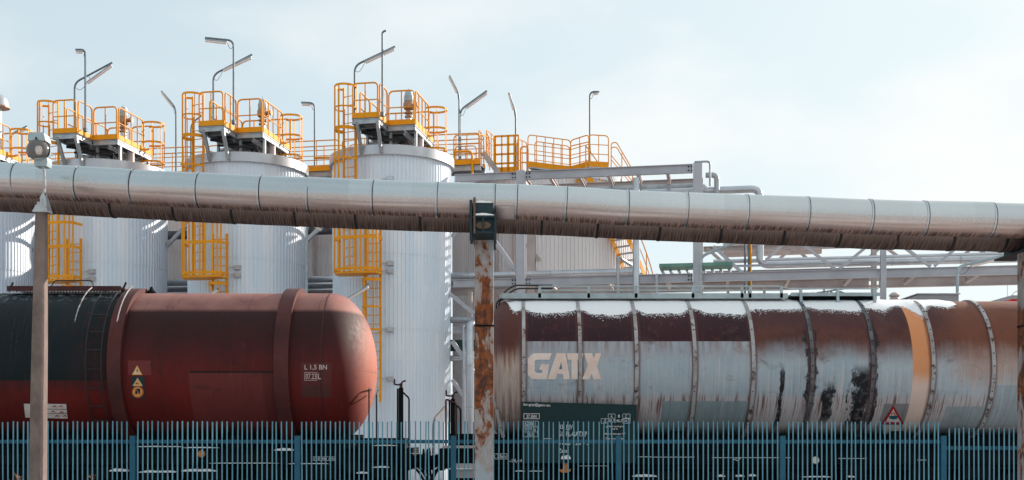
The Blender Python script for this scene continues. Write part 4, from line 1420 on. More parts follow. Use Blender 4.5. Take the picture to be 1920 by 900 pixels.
def wagon_grey_mat(w, xc):
    m, g, b = new_mat('rusted_grey_tank_paint')
    oc = g.coord()
    X, Y, Z = g.sep(oc)
    zof = lambda py: w.cyl(1400, py).z - w.zc
    xof = lambda px, py=690: w.cyl(px, py).x - xc
    n = g.noise(oc, 1.1, 7, 0.62, 0.2)
    nf = g.noise(oc, 6, 7, 0.68)
    drip = g.noise(g.comb(g.mul(X, 30), g.mul(Y, 0.3), g.mul(Z, 0.9)), 1.0, 5, 0.7)
    drip2 = g.noise(g.comb(g.mul(X, 9), 0, g.mul(Z, 0.6)), 1.0, 6, 0.66)
    # grey-blue coat with pale runs
    grey = g.mix(g.ss(n, 0.3, 0.7), (0.33, 0.42, 0.49), (0.41, 0.47, 0.52))
    grey = g.mix(g.ss(drip2, 0.50, 0.68, 0, 0.8), grey, (0.56, 0.54, 0.55))
    grey = g.mix(g.ss(nf, 0.56, 0.70, 0, 0.5), grey, (0.26, 0.28, 0.31))
    # pinkish weathered zone under the dark band
    hz_ = g.mul(g.ss(Z, zof(690), zof(660)), 0.5)
    grey = g.mix(g.mul(hz_, n), grey, (0.33, 0.25, 0.245))
    # washed zone and red drips lower down
    low = g.ss(g.add(Z, g.mul(g.sub(drip2, 0.5), 0.2)), zof(735), zof(752))
    washed = g.mix(n, (0.54, 0.48, 0.48), (0.46, 0.41, 0.415))
    c = g.mix(g.mul(low, 0.7), grey, washed)
    dband = g.mul(g.ss(Z, zof(730), zof(750)), g.ss(Z, zof(812), zof(768)))
    c = g.mix(g.mul(dband, g.ss(drip, 0.52, 0.60, 0, 0.9)), c, (0.15, 0.055, 0.045))
    c = g.mix(g.mul(g.ss(Z, zof(760), zof(800)), g.ss(drip, 0.45, 0.62, 0, 0.45)), c, (0.55, 0.48, 0.47))
    # maroon painted top, crisp lower edge, rusting out to the right
    xr = xof(1412)
    zl = zof(640)
    mar = g.mix(g.ss(n, 0.3, 0.7), (0.042, 0.010, 0.016), (0.026, 0.010, 0.016))
    mar = g.mix(g.ss(nf, 0.54, 0.7, 0, 0.7), mar, (0.115, 0.04, 0.032))
    solid = g.mul(g.ss(Z, zl - 0.006, zl + 0.006), g.box(X, xof(984), xr, 0.01))
    bleed = g.mul(g.mul(g.ss(Z, zl - 0.42, zl), g.ss(drip2, 0.40, 0.62)), g.box(X, xof(984), xr, 0.01))
    c = g.mix(g.mul(bleed, 0.6), c, (0.17, 0.085, 0.08))
    c = g.mix(solid, c, mar)
    zn = g.add(Z, g.add(g.mul(g.sub(n, 0.5), 0.75), g.mul(g.sub(drip2, 0.5), 0.35)))
    rmask = g.mul(g.ss(zn, zof(690), zof(630)), g.ss(X, xr - 0.005, xr + 0.005))
    rust = g.mix(g.ss(n, 0.35, 0.65), (0.075, 0.026, 0.023), (0.125, 0.045, 0.033))
    rust = g.mix(g.ss(nf, 0.5, 0.7, 0, 0.6), rust, (0.055, 0.024, 0.026))
    dark_top = g.ss(g.add(Z, g.mul(g.sub(n, 0.5), 0.6)), zof(630), zof(590))
    rust = g.mix(g.mul(dark_top, 0.8), rust, (0.06, 0.022, 0.027))
    c = g.mix(rmask, c, rust)
    far = g.ss(X, xof(1752), xof(1830))
    orust = g.mix(n, (0.22, 0.075, 0.04), (0.14, 0.05, 0.03))
    c = g.mix(g.mul(g.mul(far, rmask), 0.8), c, orust)
    c = g.mix(g.mul(g.mul(far, g.ss(zn, zof(735), zof(690))), g.sub(0.55, g.mul(rmask, 0.55))), c, (0.36, 0.16, 0.08))
    # cream and rust left end bay
    end = g.ss(X, xof(984) - 0.006, xof(984) + 0.006, 1.0, 0.0)
    ec = g.mix(g.ss(g.add(drip2, g.mul(Z, 0.16)), 0.48, 0.64), (0.45, 0.36, 0.32), (0.25, 0.105, 0.06))
    ec = g.mix(g.ss(g.add(Z, g.mul(g.sub(n, 0.5), 0.8)), zof(690), zof(640), 0, 0.9), ec, (0.075, 0.022, 0.022))
    ec = g.mix(g.mul(g.ss(Z, zof(700), zof(760)), g.ss(drip, 0.5, 0.58, 0, 0.7)), ec, (0.15, 0.06, 0.045))
    c = g.mix(end, c, ec)
    # repainted rectangles
    front = g.ss(Y, -0.1, 0.0, 1.0, 0.0)
    for px0, py0, px1, py1, col, k in ((1239, 752, 1409, 812, (0.20, 0.28, 0.31), 0.9), (1768, 762, 1850, 808, (0.25, 0.31, 0.345), 0.9), (1845, 722, 1990, 800, (0.26, 0.32, 0.36), 0.9), (1650, 757, 1711, 815, (0.16, 0.155, 0.165), 0.8)):
        xa, xb = xof(px0, (py0 + py1) / 2), xof(px1, (py0 + py1) / 2)
        msk = g.mul(g.mul(g.box(X, xa, xb, 0.012), g.box(Z, zof(py1), zof(py0), 0.012)), front)
        c = g.mix(g.mul(msk, k), c, g.mix(g.ss(drip2, 0.45, 0.7), col, tuple(q * 1.2 for q in col)))
    fs = g.noise(g.comb(g.mul(X, 46), g.mul(Y, 0.4), g.mul(Z, 0.7)), 1.0, 6, 0.75)
    lowz = g.ss(Z, zof(650), zof(720))
    c = g.mix(g.mul(g.ss(fs, 0.54, 0.70, 0, 0.55), g.add(0.35, g.mul(lowz, 0.65))), c, (0.20, 0.135, 0.13))
    c = g.mix(g.mul(g.ss(fs, 0.46, 0.32, 0, 0.5), lowz), c, (0.62, 0.60, 0.61))
    bl = g.noise(g.comb(g.mul(X, 0.9), 9.0, g.mul(Z, 1.2)), 1.9, 8, 0.7, 0.8)
    c = g.mix(g.mul(g.ss(bl, 0.54, 0.70, 0, 0.65), g.ss(Z, zof(745), zof(660), 0.35, 1.0)), c, (0.085, 0.045, 0.043))
    # orange band, bleached towards the belly
    ob = g.box(X, xof(1712), xof(1749), 0.01)
    oc1 = g.mix(n, (0.72, 0.31, 0.135), (0.64, 0.26, 0.115))
    ocol = g.mix(g.ss(g.add(Z, g.mul(g.sub(drip2, 0.5), 0.3)), zof(728), zof(692)), (0.70, 0.54, 0.47), oc1)
    c = g.mix(g.mul(ob, 0.96), c, ocol)
    # black leaks beside three of the ribs
    blot = g.noise(g.comb(g.mul(X, 2.2), 3.0, g.mul(Z, 1.3)), 2.0, 7, 0.68, 0.4)
    for px, wd, z0, z1 in ((1523, 0.13, 600, 760), (1467, 0.05, 690, 800), (1618, 0.26, 690, 800), (1640, 0.10, 600, 800), (1556, 0.14, 720, 790)):
        xx = xof(px)
        dist = g.m('ABSOLUTE', g.sub(X, xx))
        edge = g.add(g.add(dist, g.mul(g.sub(blot, 0.55), wd * 4.0)), g.mul(g.sub(drip2, 0.5), wd))
        mm = g.mul(g.ss(edge, wd * 0.35, wd * 0.75, 1.0, 0.0), g.mul(g.ss(Z, zof(z1 + 18), zof(z1 - 12)), g.ss(Z, zof(z0 - 12), zof(z0 + 14))))
        c = g.mix(g.mul(mm, g.ss(nf, 0.35, 0.55, 0.75, 1.0)), c, (0.014, 0.016, 0.021))
    # rust bleeding beside every rib
    for px in RIBS:
        xx = xof(px)
        dist = g.m('ABSOLUTE', g.sub(X, xx))
        mm = g.mul(g.ss(g.add(dist, g.mul(g.sub(drip2, 0.5), 0.12)), 0.05, 0.11, 1.0, 0.0), 0.65)
        c = g.mix(mm, c, (0.12, 0.045, 0.035))
    # grime on the belly
    c = g.mix(g.ss(g.add(Z, g.mul(g.sub(drip2, 0.5), 0.2)), zof(795), zof(818)), c, (0.014, 0.018, 0.022))
    put(g, b, c, g.ss(nf, 0.2, 0.8, 0.5, 0.75, 'LINEAR'), 0, g.bump(g.add(n, g.mul(nf, 0.12)), 0.22, 0.03))
    return m


RIBS = [982, 1088, 1194, 1303, 1413, 1523, 1637, 1750, 1863]

# ---- left wagon barrel
XL0, XL1 = -11.05, -3.93
xcL = (XL0 + XL1) / 2
mbb = barrel_mesh(XL0, XL1, 0.94, 0.95, wl.R, xcL)
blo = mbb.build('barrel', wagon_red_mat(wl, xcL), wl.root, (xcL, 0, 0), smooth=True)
for v_ in blo.data.vertices: v_.co.x += 0
# move barrel vertices back into its own frame: origin sits on the axis at mid length
for v_ in blo.data.vertices:
    v_.co.x += xcL
blo.location = (xcL - wl.x0, 0, wl.zc)

XR0, XR1 = -0.17, 12.6
xcR = (XR0 + XR1) / 2
bro = barrel_mesh(XR0, XR1, 0.42, 0.42, wr.R, xcR).build('barrel', wagon_grey_mat(wr, xcR), wr.root)
bro.location = (xcR - wr.x0, 0, wr.zc)


def ring(w, x, width, t, mat, name, seg=96):
    mb = MB()
    mb.lathe([(w.R - 0.01, x - width / 2), (w.R + t, x - width / 2), (w.R + t, x + width / 2), (w.R - 0.01, x + width / 2)], seg, 'x', (0, YW, w.zc))
    return w.part(mb, name, mat)


red_ring = weathered('red_brown_ring_paint', (0.10, 0.025, 0.022), (0.055, 0.018, 0.018), 0.5, 0, 1.5, 0.1, (0.035, 0.02, 0.02), 0.62, 0.75, 3)
M['red_ring'] = red_ring
ring(wl, -8.15, 0.28, 0.105, 'red_ring', 'stiffening_ring')
ring(wl, -4.73, 0.30, 0.105, 'red_ring', 'stiffening_ring')
for dx in (XL1, XL0):
    ring(wl, dx, 0.02, 0.008, 'dark_red', 'weld_seam')

rib_mat = weathered('grimy_rib_paint', (0.44, 0.45, 0.47), (0.28, 0.245, 0.245), 0.55, 0, 2, 0.15, (0.09, 0.045, 0.04), 0.52, 0.66, 6)
M['rib'] = rib_mat
M['rib_black'] = weathered('black_stained_rib', (0.05, 0.055, 0.065), (0.16, 0.17, 0.19), 0.55, 0, 4, 0.15)
rib_objs = []
for i, px in enumerate(RIBS):
    x = wr.cyl(px, 690).x
    r = ring(wr, x, 0.072, 0.032, 'rib_black' if i in (5, 6) else 'rib', 'rib')
    mb = MB()
    for k in (range(14) if i >= 5 else range(0, 14, 5)):
        yy, zz = YW - abs(math.cos(R_(-70 + k * 10))) * (wr.R + 0.033), wr.zc + math.sin(R_(-70 + k * 10)) * (wr.R + 0.033)
        mb.lathe([(0.0, -0.013), (0.012, -0.010), (0.012, 0.010), (0.0, 0.013)], 8, 'x', (x, yy, zz))
    wr.part(mb, 'stud', 'black', r)


# ---- lettering and decals laid on the barrels
def text_mesh(s, font_shear=0.0, bold=0.012):
    cu = bpy.data.curves.new('lettering_curve', 'FONT')
    cu.body = s
    cu.shear = font_shear
    cu.resolution_u = 4
    cu.offset = bold
    ob = bpy.data.objects.new('lettering_curve', cu)
    C.objects.link(ob)
    dg = bpy.context.evaluated_depsgraph_get()
    me = bpy.data.meshes.new_from_object(ob.evaluated_get(dg))
    V = [v.co.copy() for v in me.vertices]
    Fs = [tuple(p.vertices) for p in me.polygons]
    bpy.data.objects.remove(ob); bpy.data.curves.remove(cu); bpy.data.meshes.remove(me)
    return V, Fs


def lay(w, V, Fs, px0, py0, px1, py1, name, mat, parent, board_y=None, lift=0.008, skew=0.0):
    xs = [v.x for v in V]; ys = [v.y for v in V]
    ax, bx, ay, by = min(xs), max(xs), min(ys), max(ys)
    mb = MB()
    for v in V:
        fx = (v.x - ax) / (bx - ax); fy = (v.y - ay) / (by - ay)
        px = px0 + (px1 - px0) * fx; py = py1 + (py0 - py1) * fy + skew * fx
        if board_y is None:
            mb.v.append(tuple(w.cyl(px, py, lift)))
        else:
            mb.v.append(tuple(W(px, py, board_y)))
    mb.f = Fs
    ob = mb.build(name, mat, parent, w.off if parent == w.root else w.off, smooth=False)
    return ob


def text(w, s, px0, py0, px1, py1, mat, board_y=None, parent=None, name='lettering', skew=0.0, lift=0.008):
    V, Fs = text_mesh(s)
    return lay(w, V, Fs, px0, py0, px1, py1, name, mat, parent or w.root, board_y, lift, skew)


def poly(w, pts, name, mat, board_y=None, parent=None, lift=0.008, sub=True):
    """flat outline in photo pixels laid on the barrel (cut in strips so that it follows the curve) or on a board"""
    bm = bmesh.new()
    vs_ = [bm.verts.new((x, -y, 0)) for x, y in pts]
    bm.faces.new(vs_)
    if sub and board_y is None:
        ys = [p[1] for p in pts]
        y = min(ys) + 5
        while y < max(ys):
            geom = bm.verts[:] + bm.edges[:] + bm.faces[:]
            bmesh.ops.bisect_plane(bm, geom=geom, plane_co=(0, -y, 0), plane_no=(0, 1, 0))
            y += 5
    bmesh.ops.triangulate(bm, faces=bm.faces[:])
    mb = MB()
    bm.verts.index_update()
    for v in bm.verts:
        mb.v.append(tuple(w.cyl(v.co.x, -v.co.y, lift) if board_y is None else W(v.co.x, -v.co.y, board_y)))
    mb.f = [tuple(v.index for v in f.verts) for f in bm.faces]
    bm.free()
    return mb.build(name, mat, parent or w.root, w.off, smooth=False)


def frame_poly(w, px0, py0, px1, py1, t, name, mat, board_y=None, parent=None, lift=0.008):
    mb = MB()
    f = (lambda x, y: tuple(w.cyl(x, y, lift))) if board_y is None else (lambda x, y: tuple(W(x, y, board_y)))
    o = [(px0, py0), (px1, py0), (px1, py1), (px0, py1)]
    i_ = [(px0 + t, py0 + t), (px1 - t, py0 + t), (px1 - t, py1 - t), (px0 + t, py1 - t)]
    mb.v = [f(*p) for p in o + i_]
    mb.f = [(k, (k + 1) % 4, 4 + (k + 1) % 4, 4 + k) for k in range(4)]
    return mb.build(name, mat, parent or w.root, w.off, smooth=False)


K = lambda x, y: (900 + x / 2.3694, 520 + y / 2.3694)
Gp = [(236, 337), (319, 337), (309, 366), (250, 366), (243, 373), (243, 416), (250, 424), (277, 424), (277, 411), (262, 411), (270, 386), (308, 386), (297, 453), (232, 453), (212, 433), (212, 361)]
Ap = [(300, 453), (340, 337), (380, 337), (391, 400), (400, 453), (370, 453), (368, 430), (343, 430), (336, 453)]
Tp = [(385, 337), (459, 337), (452, 366), (434, 366), (434, 453), (406, 453), (406, 366), (390, 366)]
Xp = [(464, 337), (499, 337), (505, 360), (513, 337), (540, 337), (520, 393), (538, 453), (503, 453), (496, 428), (486, 453), (453, 453), (478, 393)]
for P_ in (Gp, Ap, Tp, Xp):
    poly(wr, [K(*p) for p in P_], 'big_letter', 'cream_paint', lift=0.01)
# counter of the A, painted back in the coat colour
poly(wr, [K(*p) for p in ((351, 408), (365, 408), (361, 376))], 'letter_counter', 'board_teal', lift=0.014)

# ---- dark green data board of the grey wagon
BY = 23.60
bp = [W(978, 753, BY), W(1194, 759, BY), W(1193, 868, BY), W(979, 868, BY)]
board = wr.part(MB().prism([tuple(p) for p in bp], (0, 0.02, 0)), 'data_board', 'panel_green', smooth=False)
BT = BY - 0.006
def btext(s, a, b, c, d_, mat='dim_letter', skew=0.0):
    # crop pixels (scale 5.623 from 960,740)
    f = lambda x, y: (960 + x / 5.623, 740 + y / 5.623)
    p, q = f(a, b), f(c, d_)
    return text(wr, s, p[0], p[1], q[0], q[1], mat, BT, board, skew=skew)
def bframe(a, b, c, d_, t=0.7, mat='dim_letter'):
    f = lambda x, y: (960 + x / 5.623, 740 + y / 5.623)
    p, q = f(a, b), f(c, d_)
    return frame_poly(wr, p[0], p[1], q[0], q[1], t, 'letter_frame', mat, BT, board)
btext('isc-grp@gatx.eu', 120, 85, 402, 122, 'white_paint', 2)
bframe(122, 198, 290, 256, 0.9, 'white_paint'); btext('37.3kN', 152, 210, 258, 246, 'white_paint')
bframe(114, 277, 280, 333); btext('62000 l', 134, 287, 250, 326)
bframe(114, 340, 273, 394); bframe(114, 392, 273, 446); btext('25275 kg', 132, 350, 250, 386); btext('20.0t', 158, 402, 238, 438)
btext('33  RIV', 496, 316, 640, 362); btext('51  PL-GATXP', 494, 388, 790, 440); btext('7000 720 - 3', 496, 486, 812, 530); btext('Zaes', 488, 568, 582, 612)
bframe(1012, 202, 1246, 250); btext('A', 1040, 210, 1060, 244); btext('B', 1118, 210, 1138, 244); btext('C', 1194, 210, 1214, 244)
bframe(1086, 202, 1168, 250)
bframe(938, 250, 1246, 303); bframe(1012, 250, 1086, 303); bframe(1086, 250, 1168, 303)
btext('S', 974, 258, 994, 296); btext('38,7', 1018, 258, 1084, 296); btext('46,7', 1098, 258, 1164, 296); btext('54,7', 1172, 258, 1240, 296)
btext('prohibit standing bay', 994, 324, 1186, 348, 'white_paint'); btext('pad 30', 1052, 352, 1114, 374, 'white_paint')
btext('Main oxidated gas 150"', 978, 402, 1196, 426, 'white_paint'); btext('Filler protect empty', 990, 452, 1184, 478, 'white_paint')
poly(wr, [(1061, 805), (1069, 805), (1069, 806.2), (1061, 806.2)], 'letter_frame', 'dim_letter', BT, board)

# ---- hazard triangle of the grey wagon
tri = poly(wr, [(1675, 760), (1695, 795), (1653, 795)], 'hazard_sign', 'sign_red', lift=0.010)
poly(wr, [(1675, 767), (1688.5, 791.5), (1660, 791.5)], 'sign_face', 'sign_white', parent=tri, lift=0.016)
poly(wr, [(1667, 780), (1682, 779.5), (1683.5, 782), (1682, 785.5), (1675, 786.5), (1668, 785)], 'pictogram', 'teal_mark', parent=tri, lift=0.020)
poly(wr, [(1671, 774), (1676, 773), (1679, 775), (1679, 779), (1677.5, 779), (1676, 775), (1673, 775.5), (1672.5, 779), (1671, 779)], 'pictogram', 'sign_orange', parent=tri, lift=0.020)
poly(wr, [(1655, 797), (1688, 797), (1688, 814), (1656, 814)], 'notice_plate', 'sign_white', lift=0.010)

# ---- red wagon signs and lettering
text(wl, 'L 1,5 BN', 571, 684, 613, 694.5, 'pink_letter')
frame_poly(wl, 571, 698, 594.5, 713.5, 0.8, 'letter_frame', 'pink_letter')
text(wl, '07.23', 573, 700.5, 593, 711, 'pink_letter')
text(wl, 'L', 596, 700.5, 602, 711, 'pink_letter')
Q = lambda x, y: (230 + x / 10.0, 670 + y / 10.0)
s1 = poly(wl, [Q(270, 150), Q(372, 330), Q(172, 330)], 'warning_triangle', 'sign_yellow', lift=0.010)
poly(wl, [Q(270, 190), Q(340, 315), Q(200, 315)], 'sign_face', 'sign_cream', parent=s1, lift=0.015)
poly(wl, [Q(272, 215), Q(255, 265), Q(272, 262), Q(268, 300), Q(292, 245), Q(274, 248), Q(286, 215)], 'pictogram', 'sign_dark', parent=s1, lift=0.020)
s2 = poly(wl, [Q(165, 360), Q(408, 360), Q(408, 770), Q(165, 770)], 'sign_panel', 'sign_dark', lift=0.010)
poly(wl, [Q(280, 385), Q(375, 535), Q(185, 535)], 'sign_face', 'sign_cream', parent=s2, lift=0.015)
poly(wl, [Q(280, 400), Q(352, 522), Q(208, 522)], 'sign_face', 'sign_yellow', parent=s2, lift=0.019)
poly(wl, [Q(245, 470), Q(265, 485), Q(300, 490), Q(300, 505), Q(262, 498), Q(240, 490)], 'pictogram', 'sign_dark', parent=s2, lift=0.023)
def circ(cx, cy, r, n=28): return [Q(cx + r * math.cos(2 * math.pi * k / n), cy + r * math.sin(2 * math.pi * k / n)) for k in range(n)]
poly(wl, circ(282, 650, 112), 'sign_face', 'sign_orange', parent=s2, lift=0.015)
poly(wl, circ(282, 650, 88), 'sign_face', 'sign_yellow', parent=s2, lift=0.019)
poly(wl, [Q(238, 600), Q(270, 585), Q(320, 585), Q(330, 600), Q(330, 690), Q(300, 690), Q(290, 650), Q(265, 690), Q(232, 690)], 'pictogram', 'sign_dark', parent=s2, lift=0.023)
poly(wl, [Q(250, 610), Q(262, 600), Q(325, 690), Q(312, 698)], 'pictogram', 'sign_orange', parent=s2, lift=0.027)
# chalked white plate, tilted a little
pl_ = poly(wl, [(44.5, 757), (124, 757.5), (127, 785), (47.5, 783)], 'notice_plate', 'sign_white', lift=0.02)
for y in (766.5, 774.5):
    poly(wl, [(60, y), (126, y + 0.6), (126, y + 1.4), (60, y + 0.8)], 'ruled_line', 'black', parent=pl_, lift=0.025)
for x, y in ((98, 760), (110, 760), (96, 770), (112, 771), (103, 778), (118, 778)):
    poly(wl, [(x, y + 2), (x + 4, y), (x + 8, y + 2.5), (x + 8, y + 3.5), (x + 4, y + 2.2), (x, y + 3.4)], 'red_mark', 'sign_red', parent=pl_, lift=0.025)

# ---- walkway, ladder and rails of the red wagon
mb = MB()
xa, xb = W(19, 545, 24.6).x, W(231, 545, 24.6).x
mb.box(xa, xb, YW - 0.55, YW + 0.35, 4.80, 4.83)
mb.box(xa, xb, YW - 0.565, YW - 0.545, 4.74, 4.845)
wlk = wl.part(mb, 'walkway', 'dark_red', smooth=False)
mb = MB()
k = xa
while k < xb:
    mb.box(k, k + 0.035, YW - 0.56, YW - 0.548, 4.715, 4.742)
    k += 0.065
wl.part(mb, 'tread_edge', 'rib', wlk, smooth=False)
mb = MB()
x_a, x_b = W(106, 530, 24.6).x, W(175, 530, 24.6).x
mb.tube(fillet([(x_a - 0.08, YW - 0.5, 4.83), (x_a, YW - 0.5, 4.97), (x_b, YW - 0.5, 4.97), (x_b + 0.05, YW - 0.5, 4.83)], 0.05), 0.013, 6)
for px in (24, 235):
    x = W(px, 540, 24.6).x
    mb.bar((x - 0.04, YW - 0.5, 4.72), (x + 0.05, YW - 0.5, 4.93), 0.02, 0.04)
wl.part(mb, 'grab_handle', 'black_tube')


def on_barrel(w, x, t, lift):
    """t: degrees up from the equator on the near side"""
    return Vector((x, YW - math.cos(R_(t)) * (w.R + lift), w.zc + math.sin(R_(t)) * (w.R + lift)))


for x, t0, t1 in ((-8.72, -50, 72), (-8.40, -50, 72)):
    wl.part(MB().tube([on_barrel(wl, x, t, 0.11) for t in range(t0, t1 + 1, 6)], 0.014, 6), 'ladder_rail', 'black_tube')
for x in (-9.0, -8.12):
    wl.part(MB().tube([on_barrel(wl, x, t, 0.17 if x < -8.5 else 0.2) for t in range(28, 71, 6)], 0.012, 6), 'handrail', 'rib')
for t in (62, 50, 36, 22, 9, -4, -17, -30, -42):
    wl.part(MB().tube([on_barrel(wl, -8.72, t, 0.11), on_barrel(wl, -8.40, t, 0.11)], 0.012, 6), 'rung', 'black_tube')
mb = MB().lathe([(0.10, 4.70), (0.10, 4.79), (0.05, 4.83), (0.02, 4.90), (0, 4.90)], 14, 'z', (W(284, 540, YW).x, YW, 0))
wl.part(mb, 'relief_valve', 'black')
# end handrails and handbrake stand
for px in (692, 706):
    p = W(px, 728, 24.2)
    mb = MB()
    mb.tube(fillet([(p.x, 24.2, 1.1), (p.x, 24.2, p.z + (0.0 if px == 692 else -0.13)), (p.x, 24.6, p.z - 0.02)], 0.06), 0.017, 8)
    wl.part(mb, 'end_handrail', 'black_tube')
def brake_stand(w, px, Y, top_py, sgn, mat='black'):
    p = W(px, top_py, Y)
    mb = MB()
    mb.bar((p.x, Y, 1.0), (p.x, Y, p.z), 0.09, 0.12, (0, 1, 0))
    mb.bar((p.x - sgn * 0.07, Y - 0.02, 1.0), (p.x - sgn * 0.07, Y - 0.02, p.z - 0.02), 0.035, 0.035, (0, 1, 0))
    mb.tube(fillet([(p.x + sgn * 0.02, Y, p.z - 0.08), (p.x + sgn * 0.17, Y, p.z - 0.22), (p.x + sgn * 0.17, Y, 1.2)], 0.05), 0.018, 8)
    st = w.part(mb, 'brake_stand', mat, smooth=False)
    mb = MB()
    mb.tube(fillet([(p.x - sgn * 0.14, Y, p.z + 0.19), (p.x - sgn * 0.14, Y, p.z + 0.07), (p.x, Y, p.z + 0.06), (p.x + sgn * 0.03, Y, p.z + 0.13), (p.x + sgn * 0.10, Y, p.z + 0.15)], 0.02), 0.018, 8)
    mb.bar((p.x, Y, p.z - 0.02), (p.x, Y, p.z + 0.1), 0.06, 0.06, (0, 1, 0))
    w.part(mb, 'brake_crank', 'dark_red', st)
brake_stand(wl, 752, 24.3, 727, 1)
brake_stand(wr, 849, 24.3, 748, 1)
p = W(836, 748, 24.2)
wr.part(MB().tube(fillet([(p.x, 24.2, 1.1), (p.x, 24.2, p.z), (p.x + 0.22, 24.2, p.z - 0.1), (p.x + 0.22, 24.2, 1.1)], 0.05), 0.02, 8), 'end_handrail', 'dark_red')

# ---- walkway and rails of the grey wagon
mb = MB()
xa, xb = W(940, 555, 24.5).x, W(1478, 555, 24.5).x
mb.box(xa, xb, YW - 0.45, YW + 0.45, 4.63, 4.66)
wkr = wr.part(mb, 'walkway', 'galv', smooth=False)
wr.part(MB().box(xa, xb, YW - 0.47, YW - 0.452, 4.585, 4.70), 'fascia', 'lamp_body', wkr, smooth=False)
mb = MB()
xe = W(1480, 545, 24.5).x
mb.tube([(W(1012, 543, 24.5).x, YW - 0.45, 4.85), (xe - 0.2, YW - 0.45, 4.85), (xe, YW - 0.45, 4.80), (W(1648, 545, 24.5).x, YW - 0.45, 4.80)], 0.016, 6)
mb.tube([(W(1012, 550, 24.5).x, YW - 0.45, 4.765), (W(1468, 550, 24.5).x, YW - 0.45, 4.765)], 0.014, 6)
for px in (1012, 1104, 1193, 1300, 1392, 1407, 1466):
    x = W(px, 545, 24.5).x
    mb.bar((x, YW - 0.46, 4.60), (x, YW - 0.46, 4.86), 0.06, 0.02, (0, 1, 0))
for px in (1502, 1571, 1640):
    x = W(px, 545, 24.5).x
    mb.bar((x, YW - 0.52, 4.42), (x, YW - 0.46, 4.80), 0.055, 0.05, (0, 1, 0))
wr.part(mb, 'guard_rail', 'lamp_body')
xa2, xb2 = W(1484, 555, 24.5).x, W(1652, 555, 24.5).x
w2 = wr.part(MB().box(xa2, xb2, YW - 0.45, YW + 0.5, 4.66, 4.69), 'hatch_platform', 'lamp_body', smooth=False)
wr.part(MB().box(xa2, xb2, YW - 0.47, YW - 0.452, 4.64, 4.715), 'fascia', 'lamp_body', w2, smooth=False)
wr.part(MB().box(xa2 + 0.05, xb2 - 0.05, YW - 0.3, YW + 0.3, 4.5, 4.655), 'hatch_base', 'black', smooth=False)
mb = MB()
p0 = W(943, 556, 24.5)
for dz, dx in ((0, 0), (-0.07, 0.05)):
    mb.tube(fillet([(p0.x - 0.16 + dx, YW - 0.4, 4.0), (p0.x - 0.14 + dx, YW - 0.4, 4.52), (p0.x - 0.02 + dx, YW - 0.4, 4.60), (p0.x + 0.02 + dx, YW - 0.4, 4.72 + dz), (p0.x + 0.22 + dx, YW - 0.4, 4.88 + dz), (W(1036, 538, 24.6).x, YW - 0.4, 4.88 + dz)], 0.12), 0.018, 8)
wr.part(mb, 'end_handrail', 'black_tube')
mb = MB()
for k in range(9):
    x = xa2 + 0.55 + k * 0.1 + random.uniform(-.03, .03)
    a = random.uniform(-0.3, 0.3)
    mb.bar((x, YW - 0.3, 4.70), (x + a, YW - 0.2, 4.74 + random.random() * 0.05), 0.025, 0.025)
mb.bar((xa2 + 0.6, YW - 0.3, 4.73), (xa2 + 1.3, YW - 0.2, 4.84), 0.03, 0.03)
wr.part(mb, 'hatch_clamp', 'galv_dark', w2, smooth=False)
# conical lifting frame at the left end and an oblique stay
mb = MB()
mb.bar(W(948, 568, 24.6), W(925, 640, 24.2), 0.05, 0.05)
mb.bar(W(925, 640, 24.2), W(925, 760, 24.0), 0.05, 0.05)
mb.bar(W(926, 745, 23.9), W(944, 820, 23.8), 0.06, 0.06)
wr.part(mb, 'end_stay', 'rib', smooth=False)


# ---- underframes, buffers, bogies
def underframe(w, x0, x1, wagon_dir):
    mb = MB()
    for sy in (-1.2, 1.2):
        mb.ibeam((x0, YW + sy, 1.18), (x1, YW + sy, 1.18), 0.14, 0.30)
    n = 9
    for i in range(n + 1):
        x = x0 + (x1 - x0) * i / n
        mb.box(x - 0.06, x + 0.06, YW - 1.13, YW + 1.13, 1.05, 1.30)
    uf = w.part(mb, 'underframe', 'black', smooth=False)
    for x in (x0, x1):
        w.part(MB().box(x - 0.05, x + 0.05, YW - 1.32, YW + 1.32, 0.90, 1.36), 'end_beam', 'black', smooth=False)
    # saddles
    L_ = x1 - x0
    for f in (0.12, 0.34, 0.66, 0.88):
        xs = x0 + L_ * f
        mb = MB()
        pts = []
        for k in range(11):
            t = R_(243 + k * 5.4)
            pts.append((xs - 0.14, YW + math.cos(t) * (w.R + 0.005), w.zc + math.sin(t) * (w.R + 0.005)))
        pts += [(xs - 0.14, YW + 0.9, 1.335), (xs - 0.14, YW - 0.9, 1.335)]
        mb.prism(pts, (0.28, 0, 0))
        w.part(mb, 'saddle', 'black', smooth=False)
    # dark boxes added as sill and discharge to black out bright ground under the barrel
    w.part(MB().box(x0 + 0.1, x1 - 0.1, YW - 0.35, YW + 0.35, 0.62, w.zc - w.R + 0.10), 'blackout_sill', 'black', smooth=False)
    w.part(MB().box(x0 + 3.4, x1 - 3.6, YW - 0.7, YW + 0.5, 0.40, 1.02), 'blackout_box', 'black', smooth=False)
    xm = (x0 + x1) / 2
    w.part(MB().lathe([(0, -0.6), (0.2, -0.58), (0.24, -0.5), (0.24, 0.5), (0.2, 0.58), (0, 0.6)], 20, 'x', (xm + 1.2, YW - 0.55, 0.78)), 'air_reservoir', 'black')
    mb = MB()
    mb.tube([(x0 + 0.5, YW - 1.25, 0.95), (x1 - 0.5, YW - 1.25, 0.95)], 0.02, 6)
    mb.tube([(x0 + 3, YW - 0.4, 0.7), (x1 - 3, YW - 0.4, 0.7)], 0.03, 6)
    w.part(mb, 'brake_rod', 'black')
    for (xb) in (x0 + 2.2, x1 - 2.2):
        bogie(w, xb)
    return uf


